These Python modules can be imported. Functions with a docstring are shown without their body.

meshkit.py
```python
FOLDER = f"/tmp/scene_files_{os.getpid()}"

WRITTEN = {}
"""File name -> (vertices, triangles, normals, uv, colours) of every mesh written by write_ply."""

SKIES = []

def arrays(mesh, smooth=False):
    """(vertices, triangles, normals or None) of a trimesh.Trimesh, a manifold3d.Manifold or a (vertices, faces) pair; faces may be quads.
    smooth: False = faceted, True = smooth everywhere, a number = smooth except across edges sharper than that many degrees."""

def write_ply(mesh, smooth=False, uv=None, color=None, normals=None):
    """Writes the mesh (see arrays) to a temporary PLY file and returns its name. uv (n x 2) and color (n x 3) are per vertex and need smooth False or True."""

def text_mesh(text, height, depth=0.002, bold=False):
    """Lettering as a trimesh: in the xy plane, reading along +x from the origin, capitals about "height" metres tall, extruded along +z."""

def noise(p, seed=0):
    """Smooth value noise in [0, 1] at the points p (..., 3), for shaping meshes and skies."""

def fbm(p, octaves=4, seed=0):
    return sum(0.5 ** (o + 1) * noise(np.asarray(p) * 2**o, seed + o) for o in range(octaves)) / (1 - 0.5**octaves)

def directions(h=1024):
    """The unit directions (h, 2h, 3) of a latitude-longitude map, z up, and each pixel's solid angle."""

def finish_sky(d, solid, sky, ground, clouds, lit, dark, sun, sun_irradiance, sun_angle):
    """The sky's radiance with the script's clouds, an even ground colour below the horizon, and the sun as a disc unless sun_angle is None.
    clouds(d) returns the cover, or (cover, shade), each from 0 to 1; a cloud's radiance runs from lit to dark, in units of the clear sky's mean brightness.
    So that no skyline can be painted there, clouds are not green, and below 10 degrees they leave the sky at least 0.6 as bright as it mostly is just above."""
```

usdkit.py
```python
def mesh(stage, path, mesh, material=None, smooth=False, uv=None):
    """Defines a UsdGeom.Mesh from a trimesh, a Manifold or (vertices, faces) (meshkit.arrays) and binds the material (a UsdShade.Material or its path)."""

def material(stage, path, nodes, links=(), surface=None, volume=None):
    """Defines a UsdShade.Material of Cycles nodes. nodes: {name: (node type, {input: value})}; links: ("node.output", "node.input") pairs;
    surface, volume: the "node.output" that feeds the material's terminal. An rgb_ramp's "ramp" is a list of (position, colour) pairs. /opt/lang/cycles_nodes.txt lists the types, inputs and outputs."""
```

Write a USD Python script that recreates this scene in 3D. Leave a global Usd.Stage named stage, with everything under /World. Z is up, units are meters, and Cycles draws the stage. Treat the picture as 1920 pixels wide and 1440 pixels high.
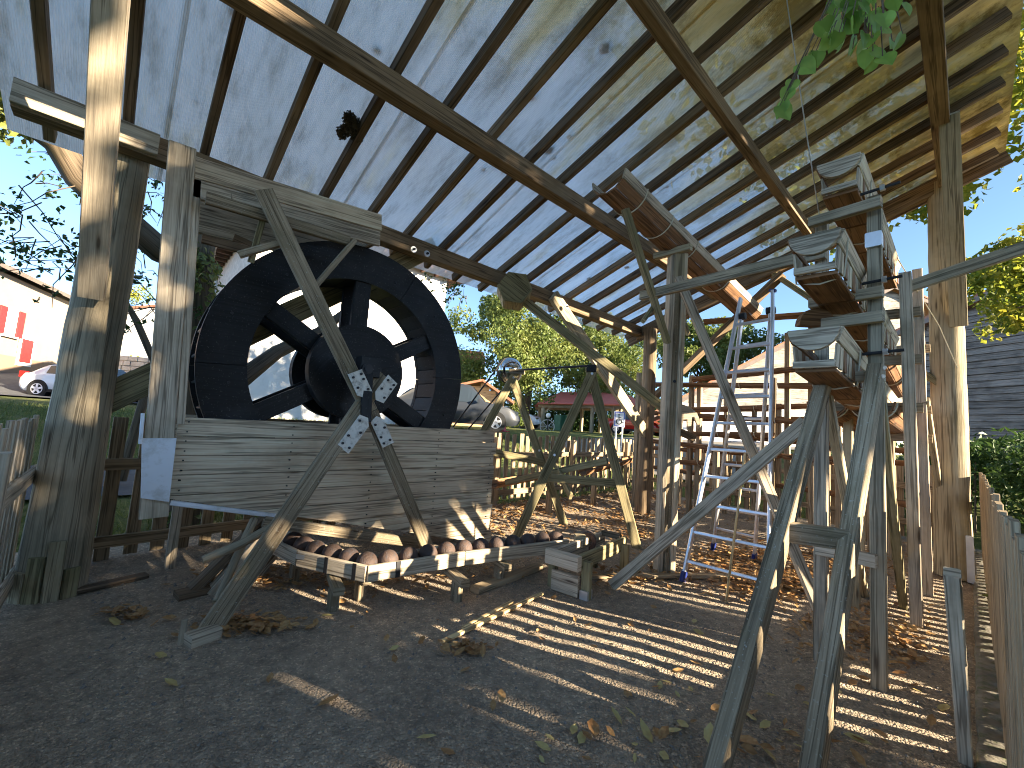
import math, random
import numpy as np, trimesh
import usdkit, meshkit
from pxr import Usd, UsdGeom, UsdLux, UsdShade, Gf, Sdf, Vt

stage = Usd.Stage.CreateInMemory()
UsdGeom.SetStageUpAxis(stage, UsdGeom.Tokens.z)
UsdGeom.SetStageMetersPerUnit(stage, 1.0)
UsdGeom.Xform.Define(stage, '/World')
UsdGeom.Scope.Define(stage, '/World/Looks')
rng = np.random.default_rng(11)
random.seed(5)

# ------------------------------------------------------------------ camera, sky, sun, exposure
F, CX, CY, EYE = 790.0, 960.0, 720.0, 1.4
up_ = np.array([560, -8220, 800.0]); up_ /= np.linalg.norm(up_)
ux_ = np.array([860, 140, F]); ux_ -= up_ * (ux_ @ up_); ux_ /= np.linalg.norm(ux_)
RW = np.array([ux_, np.cross(up_, ux_), up_])          # camera (right, down, forward) to world
CAM = np.array([0, 0, EYE])
cam = UsdGeom.Camera.Define(stage, '/World/camera')
cam.CreateHorizontalApertureAttr(36.0); cam.CreateVerticalApertureAttr(27.0)
cam.CreateFocalLengthAttr(36.0 * F / 1920)
cam.CreateClippingRangeAttr(Gf.Vec2f(0.05, 3000))
cam.CreateExposureAttr(2.7)
mr, md, mf = RW[:, 0], RW[:, 1], RW[:, 2]
M = Gf.Matrix4d(*mr, 0, *(-md), 0, *(-mf), 0, *CAM, 1)
cam.AddTransformOp().Set(M)

SUN_EL = math.radians(15.5)
SUN_AZ = math.radians(-68.0)                            # direction towards the sun, from +x
sun_h = np.array([math.cos(SUN_AZ), math.sin(SUN_AZ)])
sun_dir = np.array([sun_h[0] * math.cos(SUN_EL), sun_h[1] * math.cos(SUN_EL), math.sin(SUN_EL)])
dome = UsdLux.DomeLight.Define(stage, '/World/sky')
dome.GetPrim().SetCustomDataByKey('kind', 'structure')
sky_mat = usdkit.material(stage, '/World/Looks/sky', {
    'sky': ('sky_texture', {'sky_type': 'single_scattering', 'sun_disc': False, 'sun_elevation': SUN_EL, 'sun_rotation': math.atan2(sun_dir[0], sun_dir[1]),
                            'altitude': 300.0, 'air_density': 1.0, 'aerosol_density': 0.15, 'ozone_density': 1.0}),
    'bw': ('rgb_to_bw', {}), 'blue': ('mix', {'mix_type': 'multiply', 'fac': 1.0, 'color2': (0.29, 0.55, 0.98)}), 'hsv': ('mix', {'fac': 0.86}),
    'bg': ('background_shader', {'strength': 0.08})}, [('sky.color', 'bw.color'), ('bw.val', 'blue.color1'), ('sky.color', 'hsv.color1'), ('blue.color', 'hsv.color2'), ('hsv.color', 'bg.color')], surface='bg.background')
UsdShade.MaterialBindingAPI.Apply(dome.GetPrim()).Bind(sky_mat)
sun = UsdLux.DistantLight.Define(stage, '/World/sun')
sun.CreateIntensityAttr(1.15); sun.CreateAngleAttr(0.5); sun.CreateNormalizeAttr(True)
sun.CreateColorAttr(Gf.Vec3f(1.0, 0.85, 0.63))
zaxis = sun_dir; xa = np.cross([0, 0, 1], zaxis); xa /= np.linalg.norm(xa); ya = np.cross(zaxis, xa)
sun.AddTransformOp().Set(Gf.Matrix4d(*xa, 0, *ya, 0, *zaxis, 0, 0, 0, 0, 1))

# ------------------------------------------------------------------ helpers
def ray(x, y): return RW @ np.array([x - CX, y - CY, F])
def atz(x, y, z=0.0): d = ray(x, y); return CAM + d * (z - EYE) / d[2]
def atx(x, y, X): d = ray(x, y); return CAM + d * X / d[0]
def aty(x, y, Y): d = ray(x, y); return CAM + d * Y / d[1]
def atd(x, y, depth): return CAM + ray(x, y) * depth / F
V = lambda *a: np.array(a, float)
def unit(v): v = np.asarray(v, float); return v / np.linalg.norm(v)

used = {}
def numbered(parent, name):
    key = (parent, name); n = used.get(key, 0); used[key] = n + 1
    return f'{parent}/{name}' if n == 0 else f'{parent}/{name}_{n:03d}'

class Thing:
    def __init__(s, path, org): s.path, s.org = path, np.asarray(org, float)

def tag(prim, label=None, category=None, group=None, kind=None):
    for k, v in (('label', label), ('category', category), ('group', group), ('kind', kind)):
        if v: prim.SetCustomDataByKey(k, v)

def thing(name, label, cat, loc=(0, 0, 0), group=None, kind=None):
    p = numbered('/World', name)
    x = UsdGeom.Xform.Define(stage, p); x.AddTranslateOp().Set(Gf.Vec3d(*map(float, loc)))
    tag(x.GetPrim(), label, cat, group, kind)
    return Thing(p, loc)

class Geo:
    """collects shapes (vertices, triangles, wood-grain coordinates) for ONE mesh"""
    def __init__(s): s.v, s.f, s.uv, s.n = [], [], [], 0
    def add(s, v, f, uv=None):
        v = np.asarray(v, float); f = np.asarray(f, int)
        if uv is None: uv = v[:, :2] * 0.7 + v[:, 2:3] * 0.5
        s.v.append(v); s.f.append(f + s.n); s.uv.append(np.asarray(uv, float)); s.n += len(v)
        return s
    def mesh(s, m): return s.add(np.array(m.vertices), np.array(m.faces))
    def build(s, name, mat, parent=None, smooth=False, **tags):
        ppath = parent.path if parent else '/World'
        org = parent.org if parent else np.zeros(3)
        path = numbered(ppath, name)
        v, f, uv = np.vstack(s.v) - org, np.vstack(s.f), np.vstack(s.uv)
        m = usdkit.mesh(stage, path, (v, f), MAT[mat], smooth=smooth, uv=uv)
        tag(m.GetPrim(), **tags)
        return Thing(path, org)

def bar(p0, p1, w, t, up=(0, 0, 1), c=0.005, bow=0.0, g=None, taper=1.0):
    """a chamfered timber from p0 to p1, w across, t deep (along 'up'), with grain along it"""
    g = g or Geo()
    p0, p1 = np.asarray(p0, float), np.asarray(p1, float)
    d = p1 - p0; L = np.linalg.norm(d); d = d / L
    up = np.asarray(up, float)
    if abs(d @ unit(up)) > 0.98: up = V(0, 1, 0) if abs(d[1]) < 0.9 else V(1, 0, 0)
    sd = unit(np.cross(d, up)); nn = np.cross(sd, d)
    a, b = w / 2, t / 2; c = min(c, a * 0.4, b * 0.4)
    prof = np.array([(a - c, -b), (a, -b + c), (a, b - c), (a - c, b), (-a + c, b), (-a, b - c), (-a, -b + c), (-a + c, -b)])
    seg = 1 if not bow else 5
    rings = []
    bo = rng.normal(size=2)
    for i in range(seg + 1):
        q = i / seg; k = 1 + (taper - 1) * q
        off = bow * math.sin(math.pi * q) * (bo[0] * sd + bo[1] * nn)
        rings.append(p0 + d * L * q + off + (prof[:, :1] * k) * sd + (prof[:, 1:] * k) * nn)
    o = rng.uniform(0, 60, 2)
    per = np.concatenate([[0], np.cumsum(np.linalg.norm(np.roll(prof, -1, 0) - prof, axis=1))])
    vs, fs, us = [], [], []
    n = 0
    for i in range(seg):
        for k in range(8):
            k2 = (k + 1) % 8
            vs += [rings[i][k], rings[i][k2], rings[i + 1][k2], rings[i + 1][k]]
            u0, u1 = L * i / seg, L * (i + 1) / seg
            us += [(u0 + o[0], per[k] + o[1]), (u0 + o[0], per[k + 1] + o[1]), (u1 + o[0], per[k + 1] + o[1]), (u1 + o[0], per[k] + o[1])]
            fs += [(n, n + 1, n + 2), (n, n + 2, n + 3)]; n += 4
    for ring, flip, uu in ((rings[0], True, 0), (rings[-1], False, L)):
        vs += list(ring); us += [(uu + o[0] + q[0] * 0.25, o[1] + q[1] + 3) for q in prof]
        for k in range(1, 7):
            fs.append((n, n + k + 1, n + k) if flip else (n, n + k, n + k + 1))
        n += 8
    return g.add(vs, fs, us)

def tube(pts, rad, n=10, g=None, cap=True, wob=0.0):
    """a round limb along pts; smooth-shaded"""
    g = g or Geo()
    pts = np.asarray(pts, float); rad = np.broadcast_to(rad, len(pts)).astype(float)
    t = np.gradient(pts, axis=0); t /= np.linalg.norm(t, axis=1, keepdims=True)
    ref = V(0, 0, 1) if abs(t[0][2]) < 0.9 else V(1, 0, 0)
    o = rng.uniform(0, 60, 2); u = np.concatenate([[0], np.cumsum(np.linalg.norm(np.diff(pts, axis=0), axis=1))])
    vs, us, fs = [], [], []
    ang = np.linspace(0, 2 * math.pi, n + 1)
    for i in range(len(pts)):
        a = unit(np.cross(t[i], ref)); b = np.cross(t[i], a)
        rr = rad[i] * (1 + wob * rng.normal(size=n + 1)); rr[-1] = rr[0]
        vs.append(pts[i] + np.outer(np.cos(ang) * rr, a) + np.outer(np.sin(ang) * rr, b))
        us.append(np.stack([np.full(n + 1, u[i] + o[0]), ang * rad[0] + o[1]], 1))
    for i in range(len(pts) - 1):
        for k in range(n):
            p = i * (n + 1) + k; q = p + n + 1
            fs += [(p, q + 1, p + 1), (p, q, q + 1)]
    nv = len(pts) * (n + 1)
    if cap:
        for i, fl in ((0, True), (len(pts) - 1, False)):
            c0 = nv; vs.append(vs[i][:n].copy()); us.append(us[i][:n] * [1, 0.3]); nv += n
            for k in range(1, n - 1): fs.append((c0, c0 + k + 1, c0 + k) if not fl else (c0, c0 + k, c0 + k + 1))
    return g.add(np.vstack(vs), fs, np.vstack(us))

def disc(p0, p1, r, n=32, g=None, r2=None):
    """a cylinder with its own flat caps"""
    return tube([p0, p1], [r, r if r2 is None else r2], n, g)

def prism(poly, frame, depth, g=None):
    """extrude the 2-D polygon (k,2) by depth along the third axis; frame = (origin, ex, ey, ez)"""
    g = g or Geo()
    import shapely.geometry as sg
    m = trimesh.creation.extrude_polygon(poly if not isinstance(poly, (list, np.ndarray)) else sg.Polygon(poly), depth, engine='earcut')
    o, ex, ey, ez = [np.asarray(q, float) for q in frame]
    v = np.array(m.vertices); w = o + v[:, :1] * ex + v[:, 1:2] * ey + v[:, 2:] * ez
    f = np.array(m.faces)
    if np.dot(np.cross(ex, ey), ez) < 0: f = f[:, ::-1]
    off = rng.uniform(0, 60, 2)
    return g.add(w, f, v[:, :2] + v[:, 2:] * 0.6 + off)

def box(c, s, g=None, ang=0.0):
    c = np.asarray(c, float); ex = V(math.cos(ang), math.sin(ang), 0)
    return bar(c - ex * s[0] / 2, c + ex * s[0] / 2, s[1], s[2], g=g)

# ------------------------------------------------------------------ materials
MAT = {}
def mk(name, nodes, links, surface): MAT[name] = usdkit.material(stage, '/World/Looks/' + name, nodes, links, surface=surface)

def wood(name, dark, mid, light, stain=(0.05, 0.06, 0.025), stain_amt=0.25, rough=0.8, wet=0.0, grain=1.0, speck=0.0, crack=0.7):
    if name != 'black_wood': mid, light = [tuple(min(0.72, c * k) for c, k in zip(q, (1.14, 1.12, 1.06) if name in ('rafter_wood', 'beam_wood', 'chute_wood', 'tan_wood', 'fence_wood', 'clad_wood') else (1.33, 1.21, 1.04))) for q in (mid, light)]
    nodes = {
        'uv': ('attribute', {'attribute': 'st'}), 'geo': ('geometry', {}),
        'm1': ('mapping', {'scale': (1.6, 46.0, 1.0)}), 'n1': ('noise_texture', {'scale': 1.0, 'detail': 7.0, 'roughness': 0.65, 'distortion': 0.6}),
        'm2': ('mapping', {'scale': (5.0, 150.0, 1.0)}), 'n2': ('noise_texture', {'scale': 1.0, 'detail': 4.0, 'roughness': 0.6}),
        'n3': ('noise_texture', {'scale': 0.9, 'detail': 2.0, 'roughness': 0.5}),
        'ad': ('math', {'math_type': 'multiply_add', 'value2': 0.55, 'value3': 0.0}),
        'ad2': ('math', {'math_type': 'multiply_add', 'value2': 0.30 * grain}),
        'ad3': ('math', {'math_type': 'multiply_add', 'value2': 0.42}),
        'ramp': ('rgb_ramp', {'ramp': [(0.36, dark), (0.62, mid), (0.90, light)]}),
        # knots
        'mk': ('mapping', {'scale': (1.7, 9.0, 1.0)}), 'vk': ('voronoi_texture', {'scale': 1.0, 'randomness': 1.0}),
        'rk': ('rgb_ramp', {'ramp': [(0.05, (1, 1, 1)), (0.10, (0.45, 0.45, 0.45)), (0.19, (0, 0, 0))]}),
        'kcol': ('mix', {'mix_type': 'multiply', 'color2': (0.30, 0.26, 0.24)}),
        'mc': ('mapping', {'scale': (0.45, 17.0, 1.0)}), 'nc': ('noise_texture', {'scale': 1.0, 'detail': 3.0, 'roughness': 0.55}),
        'rc': ('rgb_ramp', {'ramp': [(0.470, (0, 0, 0)), (0.492, (crack,) * 3), (0.508, (crack,) * 3), (0.530, (0, 0, 0))]}), 'ccol': ('mix', {'mix_type': 'multiply', 'color2': (0.22, 0.2, 0.18)}),
        # weather stains and algae, in patches of their own
        'ns': ('noise_texture', {'scale': 2.3, 'detail': 6.0, 'roughness': 0.65}),
        'rs': ('rgb_ramp', {'ramp': [(0.50, (0, 0, 0)), (0.72, (stain_amt,) * 3)]}),
        'st': ('mix', {'color2': stain}),
        'nd': ('noise_texture', {'scale': 70.0, 'detail': 3.0, 'roughness': 0.6}),
        'rd': ('rgb_ramp', {'ramp': [(0.62, (0, 0, 0)), (0.70, (speck,) * 3)]}),
        'sp': ('mix', {'color2': (0.42, 0.43, 0.38)}),
        'bump': ('bump', {'strength': 0.8, 'distance': 0.006}),
        'p': ('principled_bsdf', {'roughness': rough, 'specular_ior_level': 0.25, 'coat_weight': wet, 'coat_roughness': 0.25})}
    links = [('uv.vector', 'm1.vector'), ('m1.vector', 'n1.vector'), ('uv.vector', 'm2.vector'), ('m2.vector', 'n2.vector'), ('uv.vector', 'n3.vector'),
             ('n1.fac', 'ad.value1'), ('n2.fac', 'ad2.value1'), ('ad.value', 'ad2.value3'), ('n3.fac', 'ad3.value1'), ('ad2.value', 'ad3.value3'), ('ad3.value', 'ramp.fac'),
             ('uv.vector', 'mk.vector'), ('mk.vector', 'vk.vector'), ('vk.distance', 'rk.fac'), ('ramp.color', 'kcol.color1'), ('rk.color', 'kcol.fac'),
             ('uv.vector', 'mc.vector'), ('mc.vector', 'nc.vector'), ('nc.fac', 'rc.fac'), ('kcol.color', 'ccol.color1'), ('rc.color', 'ccol.fac'), ('geo.position', 'ns.vector'), ('ns.fac', 'rs.fac'), ('ccol.color', 'st.color1'), ('rs.color', 'st.fac'),
             ('geo.position', 'nd.vector'), ('nd.fac', 'rd.fac'), ('st.color', 'sp.color1'), ('rd.color', 'sp.fac'),
             ('sp.color', 'p.base_color'), ('ad2.value', 'bump.height'), ('bump.normal', 'p.normal')]
    mk(name, nodes, links, 'p.BSDF')

wood('grey_wood', (0.085, 0.075, 0.062), (0.32, 0.29, 0.25), (0.55, 0.51, 0.45), stain_amt=0.35)
wood('plank_wood', (0.10, 0.082, 0.062), (0.42, 0.365, 0.30), (0.66, 0.60, 0.51), stain=(0.06, 0.055, 0.03), stain_amt=0.3)
wood('moss_wood', (0.055, 0.045, 0.032), (0.18, 0.155, 0.118), (0.39, 0.355, 0.29), stain=(0.11, 0.10, 0.045), stain_amt=0.5, speck=0.5)
wood('rafter_wood', (0.05, 0.033, 0.02), (0.13, 0.09, 0.058), (0.24, 0.175, 0.12), stain=(0.03, 0.02, 0.012), stain_amt=0.5)
wood('beam_wood', (0.08, 0.054, 0.032), (0.19, 0.135, 0.085), (0.32, 0.24, 0.16), stain=(0.05, 0.035, 0.02), stain_amt=0.4)
wood('green_wood', (0.06, 0.054, 0.032), (0.185, 0.17, 0.105), (0.32, 0.295, 0.20), stain=(0.07, 0.08, 0.03), stain_amt=0.5)
wood('tan_wood', (0.16, 0.125, 0.08), (0.31, 0.26, 0.175), (0.45, 0.39, 0.28), stain=(0.12, 0.10, 0.04), stain_amt=0.45)
wood('fence_wood', (0.13, 0.095, 0.06), (0.27, 0.205, 0.135), (0.42, 0.34, 0.24), stain=(0.10, 0.09, 0.05), stain_amt=0.4)
wood('chute_wood', (0.085, 0.042, 0.02), (0.20, 0.105, 0.052), (0.34, 0.20, 0.115), stain=(0.03, 0.018, 0.01), stain_amt=0.45)
wood('pole_wood', (0.075, 0.066, 0.05), (0.28, 0.255, 0.205), (0.45, 0.415, 0.345), stain=(0.085, 0.085, 0.05), stain_amt=0.45, grain=0.6)
wood('lath_wood', (0.40, 0.27, 0.14), (0.58, 0.42, 0.25), (0.70, 0.55, 0.36), stain_amt=0.05)
wood('black_wood', (0.0025, 0.0026, 0.003), (0.0055, 0.0057, 0.0065), (0.013, 0.0135, 0.015), stain=(0.026, 0.026, 0.026), stain_amt=0.7, rough=0.62, wet=0.10, speck=0.14)
wood('clad_wood', (0.13, 0.115, 0.10), (0.30, 0.275, 0.245), (0.46, 0.43, 0.39), stain=(0.06, 0.05, 0.04), stain_amt=0.5)
wood('dark_clad', (0.04, 0.036, 0.034), (0.125, 0.116, 0.115), (0.27, 0.255, 0.26), stain=(0.03, 0.027, 0.025), stain_amt=0.5)
wood('bark', (0.03, 0.024, 0.018), (0.075, 0.06, 0.045), (0.15, 0.125, 0.095), stain=(0.045, 0.05, 0.02), stain_amt=0.5)
wood('shed_wood', (0.30, 0.20, 0.12), (0.45, 0.32, 0.21), (0.58, 0.44, 0.31), stain_amt=0.1)

def plain(name, col, rough=0.6, metal=0.0, var=0.25, scale=6.0, bump=0.0, bscale=60.0, spec=0.4, coat=0.0, dirt=None):
    nodes = {'geo': ('geometry', {}), 'n': ('noise_texture', {'scale': scale, 'detail': 6.0, 'roughness': 0.65}),
             'ramp': ('rgb_ramp', {'ramp': [(0.25, tuple(c * (1 - var) for c in col)), (0.75, tuple(min(1, c * (1 + var)) for c in col))]}),
             'nb': ('noise_texture', {'scale': bscale, 'detail': 4.0}), 'bump': ('bump', {'strength': bump, 'distance': 0.01}),
             'p': ('principled_bsdf', {'roughness': rough, 'metallic': metal, 'specular_ior_level': spec, 'coat_weight': coat, 'coat_roughness': 0.05})}
    links = [('geo.position', 'n.vector'), ('n.fac', 'ramp.fac')]
    src = 'ramp.color'
    if dirt:
        nodes['nd'] = ('noise_texture', {'scale': scale * 3.1, 'detail': 7.0, 'roughness': 0.7})
        nodes['rd'] = ('rgb_ramp', {'ramp': [(0.5, (0, 0, 0)), (0.66, (dirt[3],) * 3)]}); nodes['mx'] = ('mix', {'color2': dirt[:3]})
        links += [('geo.position', 'nd.vector'), ('nd.fac', 'rd.fac'), ('ramp.color', 'mx.color1'), ('rd.color', 'mx.fac')]; src = 'mx.color'
    links.append((src, 'p.base_color'))
    if bump: links += [('geo.position', 'nb.vector'), ('nb.fac', 'bump.height'), ('bump.normal', 'p.normal')]
    mk(name, nodes, links, 'p.BSDF')

plain('rust_iron', (0.075, 0.048, 0.038), 0.7, 0.15, 0.45, 9.0, 0.5, 90, dirt=(0.06, 0.06, 0.07, 0.8))
plain('dark_iron', (0.03, 0.03, 0.033), 0.5, 0.5, 0.3)
plain('zinc', (0.62, 0.63, 0.65), 0.35, 0.9, 0.15)
plain('chrome', (0.72, 0.74, 0.77), 0.06, 1.0, 0.03)
plain('aluminium', (0.72, 0.74, 0.80), 0.33, 0.75, 0.1)
plain('blue_plastic', (0.015, 0.03, 0.16), 0.4, 0, 0.1)
plain('white_plate', (0.62, 0.61, 0.56), 0.6, 0, 0.1, 5.0, dirt=(0.12, 0.10, 0.07, 0.7))
plain('white_sheet', (0.66, 0.68, 0.72), 0.45, 0, 0.06, 3.0, dirt=(0.35, 0.33, 0.28, 0.5))
plain('black_rubber', (0.012, 0.012, 0.012), 0.7, 0, 0.2)
plain('rope', (0.55, 0.50, 0.38), 0.8, 0, 0.15, 30)
plain('render_wall', (0.62, 0.60, 0.57), 0.9, 0, 0.08, 1.5, 0.4, 40, dirt=(0.5, 0.46, 0.4, 0.35))
plain('stone_wall', (0.50, 0.43, 0.37), 0.9, 0, 0.3, 5.0, 0.8, 14, dirt=(0.30, 0.25, 0.21, 0.6))
plain('pink_wall', (0.36, 0.285, 0.215), 0.9, 0, 0.07, 1.2, 0.3, 40)
plain('plinth_wall', (0.31, 0.21, 0.14), 0.9, 0, 0.1, 1.2, 0.3, 40)
plain('white_trim', (0.78, 0.77, 0.73), 0.7, 0, 0.05)
plain('red_shutter', (0.32, 0.022, 0.022), 0.5, 0, 0.12)
plain('roof_tile', (0.32, 0.13, 0.075), 0.85, 0, 0.35, 5, 0.6, 30, dirt=(0.16, 0.11, 0.08, 0.6))
plain('grey_tile', (0.17, 0.13, 0.11), 0.85, 0, 0.3, 4, 0.6, 30)
plain('red_roof', (0.72, 0.20, 0.18), 0.5, 0, 0.1, 3.0)
plain('car_white', (0.72, 0.74, 0.78), 0.25, 0, 0.02, coat=0.8)
plain('car_grey', (0.028, 0.032, 0.04), 0.4, 0.0, 0.02, coat=0.2)
plain('car_red', (0.40, 0.015, 0.012), 0.25, 0, 0.02, coat=0.8)
plain('car_glass', (0.03, 0.04, 0.05), 0.05, 0, 0.02, coat=0.5)
plain('lamp_red', (0.35, 0.01, 0.01), 0.15, 0, 0.02)
plain('sign_white', (0.8, 0.8, 0.8), 0.4, 0, 0.02)
plain('sign_blue', (0.02, 0.06, 0.42), 0.4, 0, 0.02)
plain('sign_black', (0.02, 0.02, 0.02), 0.4, 0, 0.02)
plain('asphalt', (0.075, 0.078, 0.085), 0.9, 0, 0.25, 8.0, 0.5, 120)
plain('path_mat', (0.20, 0.18, 0.15), 0.9, 0, 0.2, 4.0, 0.5, 80)
plain('mossy_stone', (0.17, 0.15, 0.115), 0.9, 0, 0.45, 6.0, 0.9, 25, dirt=(0.075, 0.095, 0.028, 0.85))
plain('pebble', (0.20, 0.18, 0.16), 0.9, 0, 0.5, 30.0)
plain('wall_stone', (0.58, 0.52, 0.43), 0.9, 0, 0.3, 2.0, 0.8, 20)
plain('green_bin', (0.03, 0.10, 0.05), 0.5)
plain('twig', (0.12, 0.085, 0.055), 0.9, 0, 0.3)
plain('soffit', (0.16, 0.085, 0.06), 0.8, 0, 0.25)
plain('gutter', (0.55, 0.53, 0.50), 0.4, 0.4, 0.1)
plain('pipe_grey', (0.55, 0.58, 0.60), 0.5, 0, 0.08)

# compacted sandy ground
mk('ground', {
    'geo': ('geometry', {}), 'n1': ('noise_texture', {'scale': 0.9, 'detail': 8.0, 'roughness': 0.6}),
    'n2': ('noise_texture', {'scale': 14.0, 'detail': 6.0, 'roughness': 0.7}), 'v': ('voronoi_texture', {'scale': 95.0, 'randomness': 1.0}), 'v2': ('voronoi_texture', {'scale': 42.0, 'randomness': 1.0}),
    'r1': ('rgb_ramp', {'ramp': [(0.28, (0.30, 0.242, 0.188)), (0.52, (0.44, 0.36, 0.275)), (0.75, (0.54, 0.445, 0.335))]}),
    'r2': ('rgb_ramp', {'ramp': [(0.30, (0.62, 0.62, 0.62)), (0.7, (1.25, 1.22, 1.15))]}), 'm': ('mix', {'mix_type': 'multiply', 'fac': 1.0}),
    'sep': ('separate_color', {}), 'rp': ('rgb_ramp', {'ramp': [(0.55, (0.75, 0.73, 0.72)), (0.86, (1.0, 1.0, 1.0)), (0.93, (1.7, 1.6, 1.5))]}), 'm2': ('mix', {'mix_type': 'multiply', 'fac': 0.6}),
    'h': ('math', {'math_type': 'multiply_add', 'value2': -1.2}), 'b': ('bump', {'strength': 0.9, 'distance': 0.012}), 'b2': ('bump', {'strength': 0.5, 'distance': 0.03}),
    'p': ('principled_bsdf', {'roughness': 0.92, 'specular_ior_level': 0.25})},
   [('geo.position', 'n1.vector'), ('geo.position', 'n2.vector'), ('geo.position', 'v.vector'), ('geo.position', 'v2.vector'), ('n1.fac', 'r1.fac'), ('n2.fac', 'r2.fac'), ('r1.color', 'm.color1'), ('r2.color', 'm.color2'),
    ('v.color', 'sep.color'), ('sep.r', 'rp.fac'), ('m.color', 'm2.color1'), ('rp.color', 'm2.color2'), ('m2.color', 'p.base_color'),
    ('v.distance', 'h.value1'), ('n2.fac', 'h.value3'), ('h.value', 'b.height'), ('v2.distance', 'b2.height'), ('b2.normal', 'b.normal'), ('b.normal', 'p.normal')], 'p.BSDF')
mk('lawn', {
    'geo': ('geometry', {}), 'n1': ('noise_texture', {'scale': 1.4, 'detail': 8.0, 'roughness': 0.65}), 'n2': ('noise_texture', {'scale': 38.0, 'detail': 5.0, 'roughness': 0.7}),
    'r1': ('rgb_ramp', {'ramp': [(0.3, (0.07, 0.095, 0.03)), (0.5, (0.14, 0.165, 0.05)), (0.66, (0.22, 0.20, 0.085)), (0.8, (0.27, 0.22, 0.12))]}), 'r2': ('rgb_ramp', {'ramp': [(0.3, (0.55, 0.55, 0.55)), (0.7, (1.3, 1.3, 1.25))]}),
    'm': ('mix', {'mix_type': 'multiply', 'fac': 1.0}), 'b': ('bump', {'strength': 0.9, 'distance': 0.05}), 'p': ('principled_bsdf', {'roughness': 0.95, 'specular_ior_level': 0.15})},
   [('geo.position', 'n1.vector'), ('geo.position', 'n2.vector'), ('n1.fac', 'r1.fac'), ('n2.fac', 'r2.fac'), ('r1.color', 'm.color1'), ('r2.color', 'm.color2'), ('m.color', 'p.base_color'), ('n2.fac', 'b.height'), ('b.normal', 'p.normal')], 'p.BSDF')

def leafmat(name, cols, scale=2.2, trans=0.4, fine=26.0):
    mk(name, {'geo': ('geometry', {}), 'n': ('noise_texture', {'scale': scale, 'detail': 3.0, 'roughness': 0.6}), 'w': ('noise_texture', {'scale': fine, 'detail': 1.0}),
              'a': ('math', {'math_type': 'multiply_add', 'value2': 0.7, 'value3': 0.0}), 'a2': ('math', {'math_type': 'multiply_add', 'value2': 0.45}),
              'r': ('rgb_ramp', {'ramp': [(0.30 + 0.55 * i / (len(cols) - 1), c) for i, c in enumerate(cols)]}),
              'p': ('principled_bsdf', {'roughness': 0.5, 'specular_ior_level': 0.35}), 't': ('translucent_bsdf', {}), 'mx': ('mix_closure', {'fac': trans})},
       [('geo.position', 'n.vector'), ('geo.position', 'w.vector'), ('n.fac', 'a.value1'), ('w.fac', 'a2.value1'), ('a.value', 'a2.value3'), ('a2.value', 'r.fac'),
        ('r.color', 'p.base_color'), ('r.color', 't.color'), ('p.BSDF', 'mx.closure1'), ('t.BSDF', 'mx.closure2')], 'mx.closure')
leafmat('leaf_green', [(0.05, 0.085, 0.02), (0.11, 0.155, 0.035), (0.21, 0.24, 0.06), (0.30, 0.26, 0.06)], 0.6)
leafmat('leaf_dark', [(0.018, 0.04, 0.012), (0.035, 0.075, 0.02), (0.07, 0.12, 0.03)], 0.9, 0.25)
leafmat('leaf_lime', [(0.06, 0.12, 0.02), (0.15, 0.21, 0.03), (0.36, 0.34, 0.04), (0.55, 0.40, 0.04)], 0.8, 0.5)
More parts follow.
